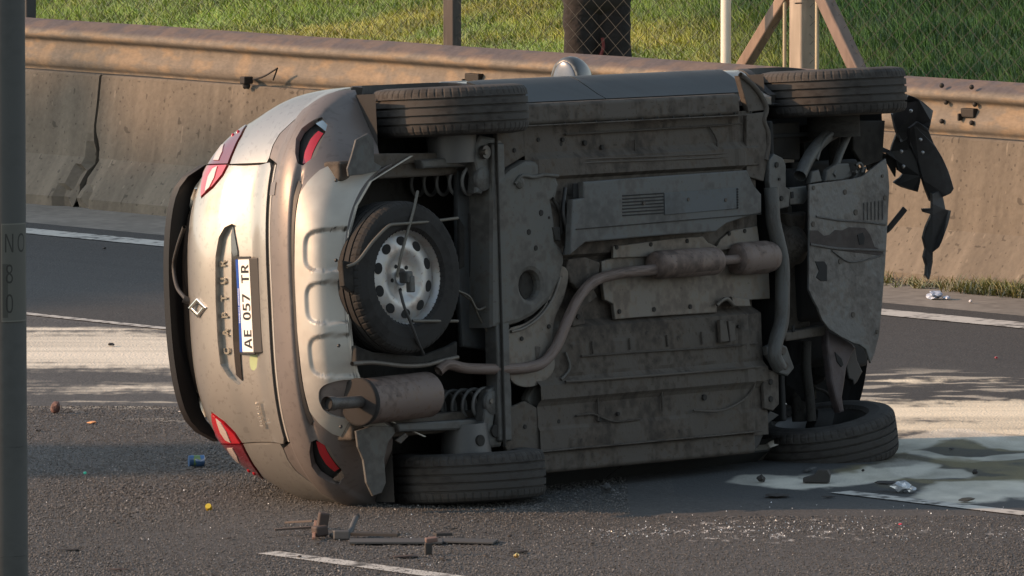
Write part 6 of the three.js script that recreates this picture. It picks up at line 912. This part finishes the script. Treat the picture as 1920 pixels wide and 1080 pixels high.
bit(1752, 560, 'plastic_wrapper', 'crumpled bluish white plastic wrapper on the far shoulder at the right', 'wrapper', [['film', [lump(0.055, 0.028, 0.07, 61, 0.7, 2).translate(0, 0.02, 0), lump(0.03, 0.014, 0.04, 62, 0.7, 1).translate(0.065, 0.01, 0.03)], mat([0.34, 0.40, 0.50], 0.3)]]);
one(1820, 567, 'white_scrap', 'tiny white scrap right of the plastic wrapper', 'debris', 0.03, 0.02, 0.04, 64, mat([0.5, 0.5, 0.52], 0.5));
one(1868, 672, 'red_crumb', 'tiny red crumb of lamp plastic on the far lane at the right', 'shard', 0.025, 0.014, 0.03, 66, M.red);
one(1688, 985, 'red_chip', 'tiny red chip of lamp plastic among the glass crumbs', 'shard', 0.022, 0.014, 0.03, 67, M.red);

// stone chips standing out of the worn asphalt, and crumbs of broken glass
{
  const g = new THREE.IcosahedronGeometry(1, 0); g.scale(1, 0.6, 1);
  scatter('road_chippings', g, mat([1, 1, 1], 0.7), 120000, () => { let z, x; do { z = rr(-44.2, -36.2); x = rr(-2.5, 2.5); } while (x > 0.5 && z < -39.2); const p = V(x, 0.003, z), s = rr(0.0018, 0.0046) * (0.6 + 0.8 * fbm(p.x * 1.2, p.z * 0.6, 2)); return { p, r: rr(0, 6.28), s: V(s * rr(0.8, 1.4), s, s * rr(0.8, 1.3)), e: [rr(-0.5, 0.5), rr(-0.5, 0.5)] }; },
    (c) => { const k = 0.045 + 0.08 * rnd() + (rnd() < 0.04 ? 0.12 : 0); c.setRGB(k * 1.03, k, k * 0.96); }, 'coarse stone chippings standing out of the worn near lane', 'chippings');
  { const d = lump(1, 0.5, 0.8, 77, 0.5, 0); scatter('plastic_crumbs', d, darkM, 170, (i) => { const s = rr(0.004, 0.013) * (i % 9 ? 0.8 : 1.5), x = i % 3 ? rr(-2, 2.4) : rr(-1.2, 0.4), z = i % 3 ? rr(-40.6, -36.8) : rr(-39.2, -37.4); return { p: V(x, 0.006 + s * 0.2, x > 0.2 && z < -39.8 ? -38.6 + rr(-0.6, 0.6) : z), r: rr(0, 6.28), s: V(s * rr(0.8, 2.2), s * rr(0.4, 0.9), s) }; }, null, 'small dark crumbs of broken plastic strewn in front of the car', 'plastic crumbs'); }
  const t = new THREE.TetrahedronGeometry(1, 0), spots = [[1.1, -38.65, 0.55, 0.35], [0.55, -38.55, 0.4, 0.25], [2.0, -38.5, 0.5, 0.3], [1.6, -39.2, 0.8, 0.5], [-1.6, -39.0, 1.4, 1.6], [0.2, -38.0, 1.8, 0.8]];
  scatter('glass_crumbs', t, mat([0.7, 0.72, 0.74], 0.08, 0.1, { clearcoat: 1 }), 520, (i) => { const [x, z, a, b] = spots[i % 10 < 3 ? 0 : i % 10 < 5 ? 1 : i % 10 < 7 ? 2 : i % 10 === 7 ? 3 : i % 10 === 8 ? 4 : 5], s = rr(0.0018, 0.0042); return { p: V(x + a * (rr(-1, 1) + rr(-1, 1)) * 0.6, 0.007, z + b * (rr(-1, 1) + rr(-1, 1)) * 0.6), r: rr(0, 6.28), s: V(s, s, s), e: [rr(0, 6), rr(0, 6)] }; }, null, 'crumbs of broken glass scattered over the road', 'glass crumbs');
}

renderer.render(scene, camera);
